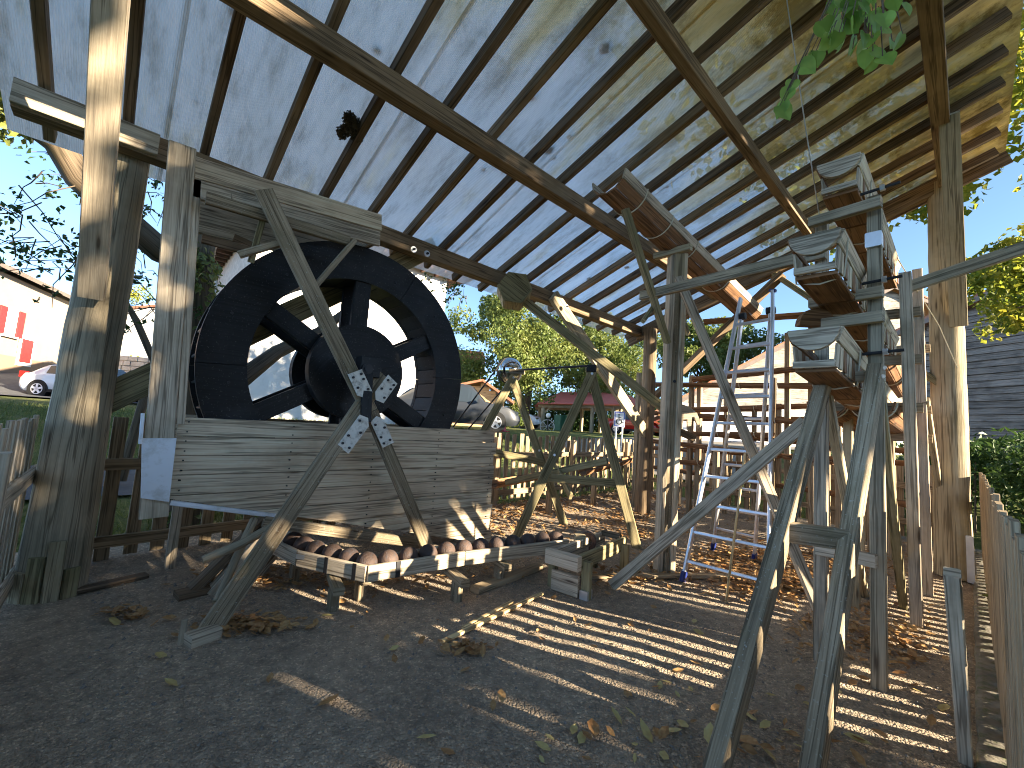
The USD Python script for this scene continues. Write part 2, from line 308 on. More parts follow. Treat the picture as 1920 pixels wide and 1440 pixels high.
leafmat('leaf_laurel', [(0.03, 0.07, 0.018), (0.06, 0.11, 0.025), (0.11, 0.17, 0.05)], 1.5, 0.25)
leafmat('leaf_cover', [(0.06, 0.10, 0.025), (0.14, 0.17, 0.045), (0.26, 0.24, 0.08)], 2.5, 0.3)
leafmat('leaf_linden', [(0.13, 0.25, 0.04), (0.22, 0.36, 0.07), (0.32, 0.46, 0.11)], 3.0, 0.5)
leafmat('leaf_dry', [(0.15, 0.07, 0.028), (0.30, 0.155, 0.06), (0.43, 0.26, 0.11), (0.52, 0.39, 0.21)], 5.0, 0.2, 60.0)
leafmat('leaf_yellow', [(0.38, 0.24, 0.09), (0.52, 0.42, 0.17), (0.58, 0.54, 0.26)], 4.0, 0.2, 40.0)

# twin-wall roof sheet: half clear, half milky, with flutes down the slope and dirt of its own
mk('roof_sheet', {
    'geo': ('geometry', {}), 'w': ('wave_texture', {'wave_type': 'bands', 'bands_direction': 'x', 'scale': 26.0, 'distortion': 0.0}),
    'n': ('noise_texture', {'scale': 1.1, 'detail': 6.0, 'roughness': 0.6}), 'nf': ('noise_texture', {'scale': 60.0, 'detail': 3.0}),
    'ms': ('mapping', {'scale': (1.5, 0.35, 0.35)}), 'na': ('noise_texture', {'scale': 1.5, 'detail': 7.0, 'roughness': 0.65}),
    'sx': ('separate_xyz', {}), 'gx': ('map_range', {'from_min': 4.5, 'from_max': 0.2, 'to_min': 0.0, 'to_max': 0.62, 'clamp': True}), 'fx': ('math', {'math_type': 'add'}), 'fy': ('math', {'math_type': 'multiply_add', 'value2': 0.35}), 'gy': ('map_range', {'from_min': 2.7, 'from_max': 0.2, 'to_min': -0.20, 'to_max': 0.38, 'clamp': True}),
    'al': ('math', {'math_type': 'add'}), 'ra': ('rgb_ramp', {'ramp': [(0.42, (0, 0, 0)), (0.80, (1, 1, 1))]}),
    'cd': ('rgb_ramp', {'ramp': [(0.36, (0.78, 0.73, 0.67)), (0.56, (0.85, 0.68, 0.38)), (0.80, (0.78, 0.54, 0.20)), (1.0, (0.34, 0.24, 0.09))]}), 'ct': ('mix', {'color1': (0.92, 0.95, 0.98), 'color2': (0.66, 0.54, 0.28)}),
    'gr': ('rgb_ramp', {'ramp': [(0.34, (0.52, 0.50, 0.46)), (0.50, (0.84, 0.84, 0.83)), (0.7, (1.0, 1.0, 1.0))]}), 'mg': ('mapping', {'scale': (2.6, 0.55, 0.55)}), 'ng': ('noise_texture', {'scale': 2.4, 'detail': 10.0, 'roughness': 0.75}), 'cg': ('mix', {'mix_type': 'multiply', 'fac': 1.0}), 'tg': ('mix', {'mix_type': 'multiply', 'fac': 0.8}),
    'nb': ('noise_texture', {'scale': 1.9, 'detail': 8.0, 'roughness': 0.7}), 'gb': ('map_range', {'from_min': 3.2, 'from_max': 0.6, 'to_min': 0.0, 'to_max': 0.9, 'clamp': True}), 'rb': ('rgb_ramp', {'ramp': [(0.52, (0, 0, 0)), (0.62, (1, 1, 1))]}), 'mb': ('math', {'math_type': 'multiply'}), 'cb': ('mix', {'mix_type': 'multiply', 'color2': (0.36, 0.30, 0.17)}), 'tb': ('mix', {'mix_type': 'multiply', 'color2': (0.36, 0.30, 0.17)}),
    'fw': ('math', {'math_type': 'multiply_add', 'value2': 0.16, 'value3': 0.0}), 'fa': ('math', {'math_type': 'multiply_add', 'value2': 0.55}), 'fb': ('math', {'math_type': 'add', 'value2': 0.16, 'use_clamp': True}),
    'tr': ('transparent_bsdf', {}), 'tl': ('translucent_bsdf', {}), 'gl': ('glossy_bsdf', {'roughness': 0.22, 'color': (0.8, 0.82, 0.85)}), 'df': ('diffuse_bsdf', {}),
    'bump': ('bump', {'strength': 0.5, 'distance': 0.006}),
    'mf': ('math', {'math_type': 'multiply_add', 'value2': 0.5, 'value3': 0.15}), 'm0': ('mix_closure', {}), 'm1': ('mix_closure', {}), 'm2': ('mix_closure', {'fac': 0.06})},
   [('geo.position', 'w.vector'), ('geo.position', 'n.vector'), ('geo.position', 'nf.vector'), ('geo.position', 'ms.vector'), ('ms.vector', 'na.vector'),
    ('geo.position', 'sx.vector'), ('sx.y', 'gy.value'), ('na.fac', 'al.value1'), ('gy.result', 'al.value2'), ('al.value', 'ra.fac'),
    ('al.value', 'cd.fac'), ('ra.color', 'ct.fac'), ('geo.position', 'mg.vector'), ('mg.vector', 'ng.vector'), ('ng.fac', 'gr.fac'), ('cd.color', 'cg.color1'), ('gr.color', 'cg.color2'), ('ct.color', 'tg.color1'), ('gr.color', 'tg.color2'), ('geo.position', 'nb.vector'), ('nb.fac', 'rb.fac'), ('sx.y', 'gb.value'), ('rb.color', 'mb.value1'), ('gb.result', 'mb.value2'), ('cg.color', 'cb.color1'), ('tg.color', 'tb.color1'), ('mb.value', 'cb.fac'), ('mb.value', 'tb.fac'), ('cb.color', 'tl.color'), ('cb.color', 'df.color'), ('tb.color', 'tr.color'),
    ('w.fac', 'fw.value1'), ('n.fac', 'fa.value1'), ('fw.value', 'fa.value3'), ('fa.value', 'fx.value1'), ('sx.x', 'gx.value'), ('gx.result', 'fx.value2'), ('ra.color', 'fy.value1'), ('fx.value', 'fy.value3'), ('fy.value', 'fb.value1'),
    ('w.fac', 'bump.height'), ('bump.normal', 'gl.normal'), ('bump.normal', 'tl.normal'),
    ('ra.color', 'mf.value1'), ('mf.value', 'm0.fac'), ('tl.BSDF', 'm0.closure1'), ('df.BSDF', 'm0.closure2'), ('tr.BSDF', 'm1.closure1'), ('m0.closure', 'm1.closure2'), ('fb.value', 'm1.fac'), ('m1.closure', 'm2.closure1'), ('gl.BSDF', 'm2.closure2')], 'm2.closure')
mk('window_glass', {'f': ('fresnel', {'IOR': 1.45}), 't': ('transparent_bsdf', {'color': (0.5, 0.52, 0.55)}), 'g': ('glossy_bsdf', {'roughness': 0.03}), 'm': ('mix_closure', {})},
   [('f.fac', 'm.fac'), ('t.BSDF', 'm.closure1'), ('g.BSDF', 'm.closure2')], 'm.closure')
# ------------------------------------------------------------------ ground
def terrain(x, y):
    x, y = np.asarray(x, float), np.asarray(y, float)
    D = np.hypot(np.maximum(0, y - 5.15), np.maximum(0, x - 9.9))
    z = np.interp(D, [0, 2, 5, 7.5, 12, 20, 60, 400], [0, 0.22, 0.75, 1.12, 1.2, 1.25, 1.6, 3.0])
    z = z + np.interp(y, [25, 37, 60, 400], [0, 1.45, 3, 8]) * np.clip((14 - x) / 10, 0, 1)
    z = np.where((x < -0.6) & (y < 5.15), np.interp(-0.6 - x, [0, 4, 20], [0, 0.1, 0.4]), z)
    return z

def grid(xs, ys, zf):
    X, Y = np.meshgrid(xs, ys, indexing='ij')
    v = np.stack([X, Y, zf(X, Y)], -1).reshape(-1, 3)
    n, m = len(xs), len(ys)
    i = (np.arange(n - 1)[:, None] * m + np.arange(m - 1)).ravel()
    f = np.vstack([np.stack([i, i + m, i + m + 1], 1), np.stack([i, i + m + 1, i + 1], 1)])
    return v, f

ax = np.concatenate([[-900, -400, -150, -80, -40], np.arange(-25, 45, 0.5), [50, 60, 80, 120, 200, 450, 900]])
ay = np.concatenate([[-900, -400, -150, -80, -40], np.arange(-25, 45, 0.5), [50, 60, 80, 120, 200, 450, 900]])
g = Geo(); g.add(*grid(ax, ay, lambda x, y: terrain(x, y) - 0.02 + 0.03 * (meshkit.noise(np.stack([x * 0.7, y * 0.7, x * 0], -1)) - 0.5) * (np.maximum(0, y - 5) > 0.6)))
g.build('lawn', 'lawn', smooth=True, kind='structure')
def yard_z(x, y):
    p = np.stack([x, y, x * 0], -1)
    edge = np.minimum(np.minimum(x + 0.75, 9.75 - x), 5.35 - y)
    return 0.004 + 0.030 * (meshkit.fbm(p * 1.3, 4, 3) - 0.5) * np.clip(edge * 3, 0, 1) + 0.008 * (meshkit.noise(p * 9) - 0.5) + np.clip(y - 4.5, 0, 1) * 0.1 * 1.0
g = Geo(); g.add(*grid(np.arange(-0.75, 9.76, 0.06), np.arange(-0.2, 5.36, 0.06), yard_z)); g.build('yard_ground', 'ground', smooth=True, kind='structure')
g = Geo(); g.add(*grid(np.arange(-14, 3.0, 0.5), np.linspace(7.0, 8.3, 4), lambda x, y: terrain(x, y) + 0.03)); g.build('path', 'asphalt', smooth=True, kind='structure')
g = Geo(); g.add(*grid(np.arange(-40, 2.3, 0.6), np.linspace(20.5, 33.0, 20), lambda x, y: terrain(x, y) + 0.04)); g.build('road', 'asphalt', smooth=True, kind='structure')
g = Geo(); g.add(*grid(np.arange(11.5, 34, 0.6), np.linspace(4.5, 10.5, 8), lambda x, y: terrain(x, y) + 0.05)); g.build('car_park_ground', 'path_mat', smooth=True, kind='structure')

# grass blades on the bank behind the fence
def blades(n, xr, yr, h, seed, keep=None):
    r = np.random.default_rng(seed)
    x, y = r.uniform(*xr, n), r.uniform(*yr, n)
    if keep is not None: k = keep(x, y); x, y = x[k], y[k]; n = len(x)
    z = terrain(x, y) - 0.03
    a = r.uniform(0, 2 * math.pi, n); hh = h * r.uniform(0.4, 1.2, n); w = 0.006 + 0.006 * r.random(n)
    b = np.stack([x, y, z], 1); sx = np.stack([np.cos(a) * w, np.sin(a) * w, 0 * a], 1)
    tip = b + np.stack([r.normal(0, 0.4, n) * hh, r.normal(0, 0.4, n) * hh, hh], 1)
    v = np.stack([b - sx, b + sx, tip], 1).reshape(-1, 3)
    return v, np.arange(3 * n).reshape(-1, 3)
g = Geo(); g.add(*blades(42000, (-4, 9.8), (5.2, 13.5), 0.11, 3, lambda x, y: (y < 6.9) | (y > 8.4)))
g.add(*blades(9000, (-5, -0.7), (3.0, 7.0), 0.11, 4)); g.add(*blades(5000, (9.8, 13), (0.0, 8.5), 0.12, 5))
g.build('grass', 'leaf_cover', label='short autumn grass on the bank behind the picket fence', category='grass', kind='stuff')

# ------------------------------------------------------------------ shelter
sh = thing('timber_shelter', 'open timber shelter with round posts and translucent lean-to roof', 'shelter')
PL, S, Z0 = 4.15, math.tan(math.radians(19.15)), 3.41     # plate line, roof slope, rafter underside there
def roofz(Y): return Z0 + (PL - Y) * S
RY0, RY1 = -0.42, 4.72
ROOFN = unit(V(0, S, 1))
# posts: stout round poles
def pole(base, top, r0, r1, seed):
    r = np.random.default_rng(seed); n = 26
    t = np.linspace(0, 1, n)[:, None]
    pts = np.asarray(base) * (1 - t) + np.asarray(top) * t
    pts[:, :2] += np.cumsum(r.normal(0, 0.0018, (n, 2)), 0)
    rad = np.linspace(r0, r1, n) * (1 + 0.018 * np.sin(np.linspace(0, 9, n) + seed) + r.normal(0, 0.006, n))
    return tube(pts, rad, 22, wob=0.008)
pole((-0.22, 4.45, 0.0), (-0.20, 4.45, 3.40), 0.185, 0.145, 1).build('post', 'pole_wood', sh, smooth=True)
pole((6.97, 3.98, 0.0), (7.0, 3.96, 3.35), 0.13, 0.115, 2).build('post', 'beam_wood', sh, smooth=True)
pole((7.22, 0.17, 0.02), (7.15, 0.15, 4.74), 0.165, 0.14, 3).build('post', 'tan_wood', sh, smooth=True)
pole((-0.6, -0.4, 0.0), (-0.6, -0.4, 4.85), 0.165, 0.14, 4).build('post', 'pole_wood', sh, smooth=True)
for (x, y, r, top, seed) in ((-0.22, 4.45, 0.2, 0.30, 7),):   # cladding slips at the foot of the left post
    for k, a in enumerate(np.radians([222, 248, 274, 300])):
        c = V(x + math.cos(a) * r, y + math.sin(a) * r, 0)
        bar(c + V(0, 0, 0.0), c + V(0, 0, top + 0.10 * ((k * 7) % 3 - 1)), 0.085, 0.03, up=(math.cos(a), math.sin(a), 0)).build('post_slip', 'green_wood' if k % 2 else 'tan_wood', sh)
c = aty(1800, 1000, 0.10)
box((7.06, 0.03, 0.27), (0.05, 0.06, 0.5)).build('post_bracket', 'zinc', sh)
# beams
bar((-0.75, PL + 0.07, Z0 - 0.09), (7.15, PL + 0.07, Z0 - 0.09), 0.14, 0.18).build('wall_plate', 'beam_wood', sh)
bar((-0.75, PL - 0.02, Z0 - 0.085), (-0.02, PL - 0.02, Z0 - 0.085), 0.05, 0.165).build('plate_board', 'grey_wood', sh)
bar((-0.6, 2.80, roofz(2.8) - 0.09), (7.15, 2.80, roofz(2.8) - 0.09), 0.135, 0.16).build('purlin', 'beam_wood', sh)
bar((-0.6, 1.42, roofz(1.42) - 0.075), (6.72, 1.42, roofz(1.42) - 0.075), 0.09, 0.13).build('purlin', 'beam_wood', sh)
bar((-0.6, 0.12, roofz(0.12) - 0.09), (7.25, 0.12, roofz(0.12) - 0.09), 0.135, 0.16).build('purlin', 'beam_wood', sh)
dn = unit(V(0, 1, -S))
rx = [-0.62] + [-0.205 + 0.4655 * k for k in range(0, 17)]
for k, x in enumerate(rx):
    y1 = RY1 - 0.12 + rng.uniform(-0.05, 0.05); y0 = RY0 + 0.1
    a = V(x, y0, roofz(y0)) + ROOFN * 0.052; b = V(x, y1, roofz(y1)) + ROOFN * 0.052
    bar(a, b, 0.062, 0.10, up=ROOFN).build('rafter', 'rafter_wood' if k % 3 else 'beam_wood', sh)
XE = rx[-1] + 0.25
bar(V(XE, RY0, roofz(RY0)) + ROOFN * 0.03, V(XE, RY1, roofz(RY1)) + ROOFN * 0.03, 0.03, 0.17, up=ROOFN).build('verge_board', 'rafter_wood', sh)
bar(V(7.08, 0.1, roofz(0.1) - 0.1), V(7.08, 4.3, roofz(4.3) - 0.1), 0.10, 0.17, up=ROOFN).build('end_beam', 'beam_wood', sh)
# roof sheets, one bay of rafters each pair
edges = [-0.85] + [0.5 * (rx[i] + rx[i + 1]) for i in range(1, len(rx) - 2, 3)] + [XE + 0.06]
for i in range(len(edges) - 1):
    x0, x1 = edges[i] + (0.0 if i == 0 else -0.03), edges[i + 1]
    up0 = ROOFN * (0.106 + 0.006 * (i % 2))
    p = [V(x, y, roofz(y)) + up0 for x in (x0, x1) for y in (RY0, RY1)]
    q = [a + ROOFN * 0.0005 for a in p]
    gg = Geo(); gg.add(p, [(0, 2, 3), (0, 3, 1)]); gg.build('roof_sheet', 'roof_sheet', sh)
# moss, needles and leaf litter lying on the sheets
rl_ = np.random.default_rng(44); lit = Geo()
for k in range(150):
    x, y = rl_.uniform(-.5, 7.4), rl_.uniform(-.3, 4.5); s_ = rl_.uniform(.008, .03) * (1 + (rl_.random() < .12)); a_ = rl_.uniform(0, 6.28)
    c = V(x, y, roofz(y)) + ROOFN * .125; t_ = V(math.cos(a_), math.sin(a_), -S * math.sin(a_)) * s_; b_ = np.cross(ROOFN, t_) * rl_.uniform(.4, 1)
    lit.add([c - t_, c + b_, c + t_, c - b_, c + ROOFN * .02], [(0, 1, 4), (1, 2, 4), (2, 3, 4), (3, 0, 4), (0, 2, 1), (0, 3, 2)])
lit.build('roof_litter', 'bark', sh, kind='stuff')
MOSS = [(655, 252, .07), (668, 270, .05), (640, 262, .05), (648, 240, .045)]
# knee braces
bar(aty(190, 752, 4.52), aty(815, 462, 4.40), 0.075, 0.22, up=(0, 0, 1)).build('knee_brace', 'green_wood', sh)
bar((6.93, 3.95, 1.42), (4.45, 4.10, 3.33), 0.075, 0.20).build('knee_brace', 'tan_wood', sh)
bar((-0.245, 4.2, 2.12), (-0.30, 2.6, 3.95), 0.13, 0.14, up=(1, 0, 0)).build('knee_brace', 'grey_wood', sh)
bar((7.05, 0.055, 2.92), (5.62, 0.06, 4.72), 0.10, 0.15, up=(0, 1, 0)).build('knee_brace', 'tan_wood', sh)
bar((7.1, 3.92, 2.05), (7.1, 1.86, 3.95), 0.07, 0.20, up=(1, 0, 0)).build('knee_brace', 'beam_wood', sh)
bar((7.16, 0.20, 2.2), (7.16, 2.05, 4.05), 0.07, 0.19, up=(1, 0, 0)).build('knee_brace', 'green_wood', sh)
for p, d in ((aty(178, 506, 4.10), (0, -1, 0)), (aty(1772, 547, 0.0), (-1, -0.4, 0)), (aty(800, 476, 4.05), (0, -1, 0)), (aty(775, 468, 4.05), (0, -1, 0)), (aty(1062, 575, 3.98), (0, -1, 0))):
    d = unit(d)
    disc(p, p + d * 0.012, 0.035, 20).build('washer', 'zinc', sh); disc(p + d * 0.012, p + d * 0.03, 0.014, 6).build('bolt', 'dark_iron', sh)

# ------------------------------------------------------------------ fences
def fence(name, label, pts, spacing, pw, top, rails, inner, seed, mat='fence_wood', z0=0.06, posts=True, rh=0.095):
    """pts: polyline; inner: unit vector to the rail side"""
    r = np.random.default_rng(seed)
    t = thing(name, label, 'fence', (*pts[0], 0))
    inner = unit(V(*inner, 0))
    for a, b in zip(pts[:-1], pts[1:]):
        a, b = V(*a, 0), V(*b, 0); L = np.linalg.norm(b - a); d = (b - a) / L
        zf = lambda q: float(np.clip(terrain(q[0], q[1]), 0, 0.3)) * (0.0 if name == 'side_fence' else 1.0)
        n = int(L / spacing)
        for k in range(n):
            q = a + d * (k + 0.5) * L / n
            h = top + r.normal(0, 0.012); lean = r.normal(0, 0.010)
            w = pw * r.uniform(0.92, 1.06)
            p0 = q + V(0, 0, z0 + zf(q) + r.uniform(-0.02, 0.02)); p1 = q + d * lean + V(0, 0, h)
            bar(p0, p1, 0.022, w, up=d, c=0.003).build('picket', mat, t)
        for zr in rails:
            o = inner * 0.045
            bar(a + o + V(0, 0, zr + zf(a)), b + o + V(0, 0, zr + zf(b)), 0.035, rh, c=0.004).build('rail', mat, t)
        if posts:
            for k in range(int(L / 2.1) + 1):
                q = a + d * min(L - 0.1, 0.1 + k * 2.1) + inner * 0.115
                bar(q + V(0, 0, -0.05), q + V(0, 0, top - 0.06), 0.085, 0.085).build('fence_post', mat, t)
    return t
fence('picket_fence', 'long weathered picket fence behind the wheel and trestles', [(-0.25, 4.93), (4.6, 5.5), (9.5, 5.66)], 0.175, 0.10, 1.24, (0.20, 0.84), (0, -1), 21)
fence('end_fence', 'picket fence closing the far end behind the ladder', [(9.45, 5.6), (9.3, 0.0)], 0.17, 0.10, 1.22, (0.30, 0.86), (-1, 0), 22)
fence('side_fence', 'picket fence on the mossy kerb along the right side', [(0.55, -0.085), (9.3, -0.085)], 0.158, 0.088, 1.19, (0.28, 0.86), (0, -1), 23, z0=0.04, posts=False, rh=0.13)
fence('return_fence', 'short grey picket fence meeting the big left post', [(-0.45, 4.75), (-0.45, 1.2)], 0.155, 0.10, 1.22, (0.15, 0.82), (1, 0), 24, mat='grey_wood')
# mossy kerb under the side fence
v, f = grid(np.arange(0.4, 9.35, 0.05), np.linspace(0, 1, 10), lambda x, y: x * 0)
prof = np.array([(0.016, -0.02), (0.014, 0.02), (0.006, 0.036), (-0.02, 0.043), (-0.06, 0.045), (-0.12, 0.044), (-0.17, 0.04), (-0.2, 0.03), (-0.205, 0.01), (-0.205, -0.02)])
k = np.round(v[:, 1] * 9).astype(int)
v = np.stack([v[:, 0], prof[k, 0], prof[k, 1]], 1)
v += 0.018 * (np.stack([meshkit.fbm(v * 7, 4, s) for s in (1, 2, 3)], 1) - 0.5) * [0.5, 1, 1]
g = Geo(); g.add(v, f); g.build('mossy_kerb', 'mossy_stone', smooth=True, label='low mossy stone kerb carrying the right side picket fence', category='kerb')
# grey board standing by the kerb
bar(V(3.03, 0.05, -0.02), aty(1785, 1073, 0.062), 0.05, 0.055, up=(1, 0, 0)).build('grey_board', 'grey_wood', label='upright grey board standing beside the mossy kerb', category='board')

# ------------------------------------------------------------------ buildings
def house_wall(g, a, b, z0, z1, thick=0.3):
    a, b = V(*a), V(*b); d = unit(b - a); n = V(-d[1], d[0])
    m = Geo(); bar(V(*a, (z0 + z1) / 2), V(*b, (z0 + z1) / 2), thick, z1 - z0, c=0.002, g=g)
wh = thing('white_house', 'pale rendered house with deep eaves close behind the water wheel', 'house', (2.2, 13, 1))
def slab(poly, z0, z1, mat, name, parent, **k):
    return prism(poly, (V(0, 0, z0), V(1, 0, 0), V(0, 1, 0), V(0, 0, 1)), z1 - z0).build(name, mat, parent, **k)
slab([(2.35, 13), (8.3, 13), (8.3, 13.3), (2.35, 13.3)], 0.6, 6.7, 'render_wall', 'wall', wh)
slab([(2.2, 13.0), (2.35, 13.0), (2.35, 24), (2.2, 24)], 0.6, 6.7, 'stone_wall', 'wall', wh)
slab([(8.0, 13.3), (8.3, 13.3), (8.3, 24), (8.0, 24)], 0.6, 6.7, 'render_wall', 'wall', wh)
# hipped roof over deep eaves
e = 0.75
rv = [(2.2 - e, 13 - e, 6.72), (8.3 + e, 13 - e, 6.72), (8.3 + e, 24 + e, 6.72), (2.2 - e, 24 + e, 6.72), (5.25, 16.5, 8.3), (5.25, 20.5, 8.3)]
g = Geo(); g.add([V(*p) for p in rv] + [V(*p) + V(0, 0, 0.1) for p in rv], [(6, 7, 10), (7, 8, 11), (7, 11, 10), (8, 9, 11), (9, 6, 10), (9, 10, 11), (0, 4, 1), (1, 5, 2), (1, 4, 5), (2, 5, 3), (3, 4, 0), (3, 5, 4), (0, 1, 7), (0, 7, 6), (1, 2, 8), (1, 8, 7), (2, 3, 9), (2, 9, 8), (3, 0, 6), (3, 6, 9)])
g.build('roof', 'roof_tile', wh)
slab([(2.2 - e + .02, 13 - e + .02), (8.3 + e - .02, 13 - e + .02), (8.3 + e - .02, 24 + e - .02), (2.2 - e + .02, 24 + e - .02)], 6.64, 6.69, 'soffit', 'soffit', wh)
for k in range(23):
    y = 12.6 + k * 0.5
    bar((1.5, y, 6.58), (2.19, y, 6.58), 0.08, 0.1).build('eave_rafter', 'soffit', wh)
for k in range(13):
    x = 1.6 + k * 0.56
    bar((x, 12.3, 6.58), (x, 12.99, 6.58), 0.08, 0.1).build('eave_rafter', 'soffit', wh)
bar((1.38, 12.2, 6.72), (1.38, 24.5, 6.72), 0.11, 0.10).build('gutter', 'gutter', wh)
tube([(2.12, 19.5, 0.8), (2.12, 19.5, 6.5)], 0.05, 10).build('downpipe', 'pipe_grey', wh, smooth=True)
bar((2.17, 16.2, 4.4), (2.17, 17.1, 4.4), 0.05, 1.2).build('window', 'white_trim', wh)
# pink house with red shutters
ph = thing('pink_house', 'pink rendered house with red shutters across the road', 'house', (-3, 37.4, 2.6))
hd, hn = unit(V(-0.30, -0.95, 0)), unit(V(0.95, -0.30, 0))
PC = V(-3.0, 37.4, 0)
def hp(s, z, o=0.0): return PC + hd * s + hn * o + V(0, 0, z)
def hbox(s0, s1, z0, z1, o0, o1, name, mat, parent=ph, **k):
    return bar(hp((s0 + s1) / 2, z0, (o0 + o1) / 2), hp((s0 + s1) / 2, z1, (o0 + o1) / 2), s1 - s0, o1 - o0, up=hn, c=0.004).build(name, mat, parent, **k)
hbox(0, 14, 1.0, 7.05, -7, 0, 'wall', 'pink_wall'); hbox(-0.01, 14, 1.0, 3.15, -0.01, 0.03, 'plinth', 'plinth_wall')
g = Geo(); rp = [hp(-0.5, 7.05, 0.5), hp(14.5, 7.05, 0.5), hp(14.5, 8.7, -3.5), hp(2.5, 8.7, -3.5), hp(-0.5, 7.05, -7.5), hp(14.5, 7.05, -7.5)]
rp = rp + [q + V(0, 0, 0.22) for q in rp]
g.add(rp, [(6, 7, 8), (6, 8, 9), (6, 9, 10), (10, 9, 8), (10, 8, 11), (0, 2, 1), (0, 3, 2), (0, 1, 7), (0, 7, 6), (0, 6, 10), (0, 10, 4), (0, 4, 3), (4, 5, 2), (4, 2, 3), (1, 2, 8), (1, 8, 7)]); g.build('roof', 'grey_tile', ph)
hbox(6.0, 6.5, 8.3, 9.6, -3.8, -3.2, 'chimney', 'white_trim')
for s, z in ((5.2, 4.15), (8.6, 4.15), (12, 4.15)):
    w = hbox(s - .45, s + .45, z, z + 1.35, -0.02, 0.05, 'window', 'white_trim')
    for sg_ in (-1, 1): hbox(s + sg_ * .72 - .25, s + sg_ * .72 + .25, z - .02, z + 1.33, 0.03, 0.09, 'shutter', 'red_shutter')
    hbox(s - .6, s + .6, z - .1, z - .02, 0.0, 0.14, 'sill', 'white_trim')
d = hbox(6.0, 7.0, 2.55, 4.45, 0.031, 0.07, 'door', 'white_trim')
hbox(3.0, 4.3, 2.75, 4.35, 0.031, 0.06, 'window_surround', 'white_trim'); hbox(3.2, 4.1, 2.95, 4.15, 0.06, 0.1, 'shutter', 'red_shutter')
hbox(5.75, 7.25, 2.4, 4.65, 0.025, 0.05, 'door_surround', 'white_trim')
# rubble wall with climbers and the white gable far behind the left post
fw = thing('rubble_wall', 'sunlit rubble retaining wall behind the white car', 'wall', (0, 33, 1))
a, b = V(-2.0, 35.5), V(4.5, 31.5)
r2 = np.random.default_rng(9)
for row in range(9):
    s = 0.0
    while s < 7.2:
        w = r2.uniform(0.35, 0.75); q = a + unit(b - a) * (s + w / 2); z = 1.4 + row * 0.30
        bar(V(*q, z) - V(*unit(b - a), 0) * (w / 2 - .02), V(*q, z) + V(*unit(b - a), 0) * (w / 2 - .02), 0.5 + r2.uniform(0, .08), 0.28, c=0.03).build('stone', 'wall_stone', fw); s += w
gb = thing('gable_house', 'white gabled house with orange tiles far behind the left post', 'house', (3, 38, 2))
q0, q1 = atd(232, 640, 30), atd(300, 640, 30)
ex = unit(V(*(q1 - q0)[:2], 0)); o = V(q0[0], q0[1], 1.0)
prism([(0, 0), (4.2, 0), (4.2, 7.2), (0, 6.6)], (o, ex, V(0, 0, 1), np.cross(ex, V(0, 0, 1))), 0.4).build('wall', 'render_wall', gb)
bar(o + ex * -0.3 + V(0, 0, 6.7), o + ex * 4.5 + V(0, 0, 7.35), 1.0, 0.18).build('roof', 'roof_tile', gb)
# barn with pale wall and weathered gable
ga = unit(V(0.731, -0.679, 0)); gn = V(-0.679, -0.731, 0)
bn = thing('gable_barn', 'barn with pale lower wall and weathered board gable beyond the end fence', 'barn', (18.7, 4.3, 1))
BD = 22
O = atd(1500, 800, BD); O[2] = 0
def bp(px, py): q = atd(px, py, BD); return V((q - O) @ ga, q[2])
A0, A1 = bp(1245, 770), bp(1742, 560); AP = bp(1690, 535)
wl, wr = A0[0] + 0.5, A1[0]
fr = (O, ga, V(0, 0, 1), -gn)
zt = bp(1400, 762)[1]
prism([(wl, 0.3), (wr, 0.3), (wr, zt), (wl, zt)], fr, 0.3).build('wall', 'render_wall', bn)
# boards of the gable
lm = (AP[1] - A0[1]) / (AP[0] - A0[0]); rm = (A1[1] - AP[1]) / (A1[0] - AP[0])
z = zt; k = 0
while z < AP[1] - 0.1:
    z1 = z + 0.20
    xl = lambda zz: max(wl, A0[0] + (zz - A0[1]) / lm)
    xr = lambda zz: min(wr, AP[0] + (zz - AP[1]) / rm) if rm < 0 else wr
    if xr(z1) - xl(z1) > 0.2:
        prism([(xl(z), z), (xr(z), z), (xr(z1), z1 - .004), (xl(z1), z1 - .004)], (O - (-gn) * (0.02 + 0.012 * (k % 2)), ga, V(0, 0, 1), -gn), 0.02).build('plank', 'clad_wood', bn)
    z = z1; k += 1
prism([(wl, zt), (wr, zt), (wr, A1[1]), (AP[0], AP[1]), (xl(A0[1] + .4), max(zt, A0[1] + .4))], fr, 0.25).build('gable_core', 'dark_clad', bn)
def P3(s, z, o): return O + ga * s + V(0, 0, z) + gn * o
for (a, b) in (((A0[0] - 1.2, A0[1] - 1.2 * lm), (AP[0], AP[1])), ((AP[0], AP[1]), (A1[0] + 1.5, A1[1] + 1.5 * rm))):
    bar(P3(a[0], a[1] + .08, 0.3), P3(b[0], b[1] + .08, 0.3), 0.05, 0.2, up=(0, 0, 1)).build('verge', 'grey_tile', bn)
    bk = lambda p_: p_ + unit((p_ - CAM) * V(1, 1, 0) + V(.06, -.06, 0) * np.linalg.norm(p_)) * 8
    g = Geo(); q = [P3(a[0], a[1] + .2, .35), P3(b[0], b[1] + .2, .35)]; q += [bk(q[1]), bk(q[0])]
    g.add(q + [p_ + V(0, 0, .1) for p_ in q], [(4, 5, 6), (4, 6, 7), (0, 2, 1), (0, 3, 2), (0, 1, 5), (0, 5, 4), (1, 2, 6), (1, 6, 5), (3, 0, 4), (3, 4, 7), (2, 3, 7), (2, 7, 6)]); g.build('roof', 'roof_tile', bn)
tube([P3(wr - .08, 0.5, .1), P3(wr - .08, A1[1], .1)], 0.07, 10).build('downpipe', 'pipe_grey', bn, smooth=True)
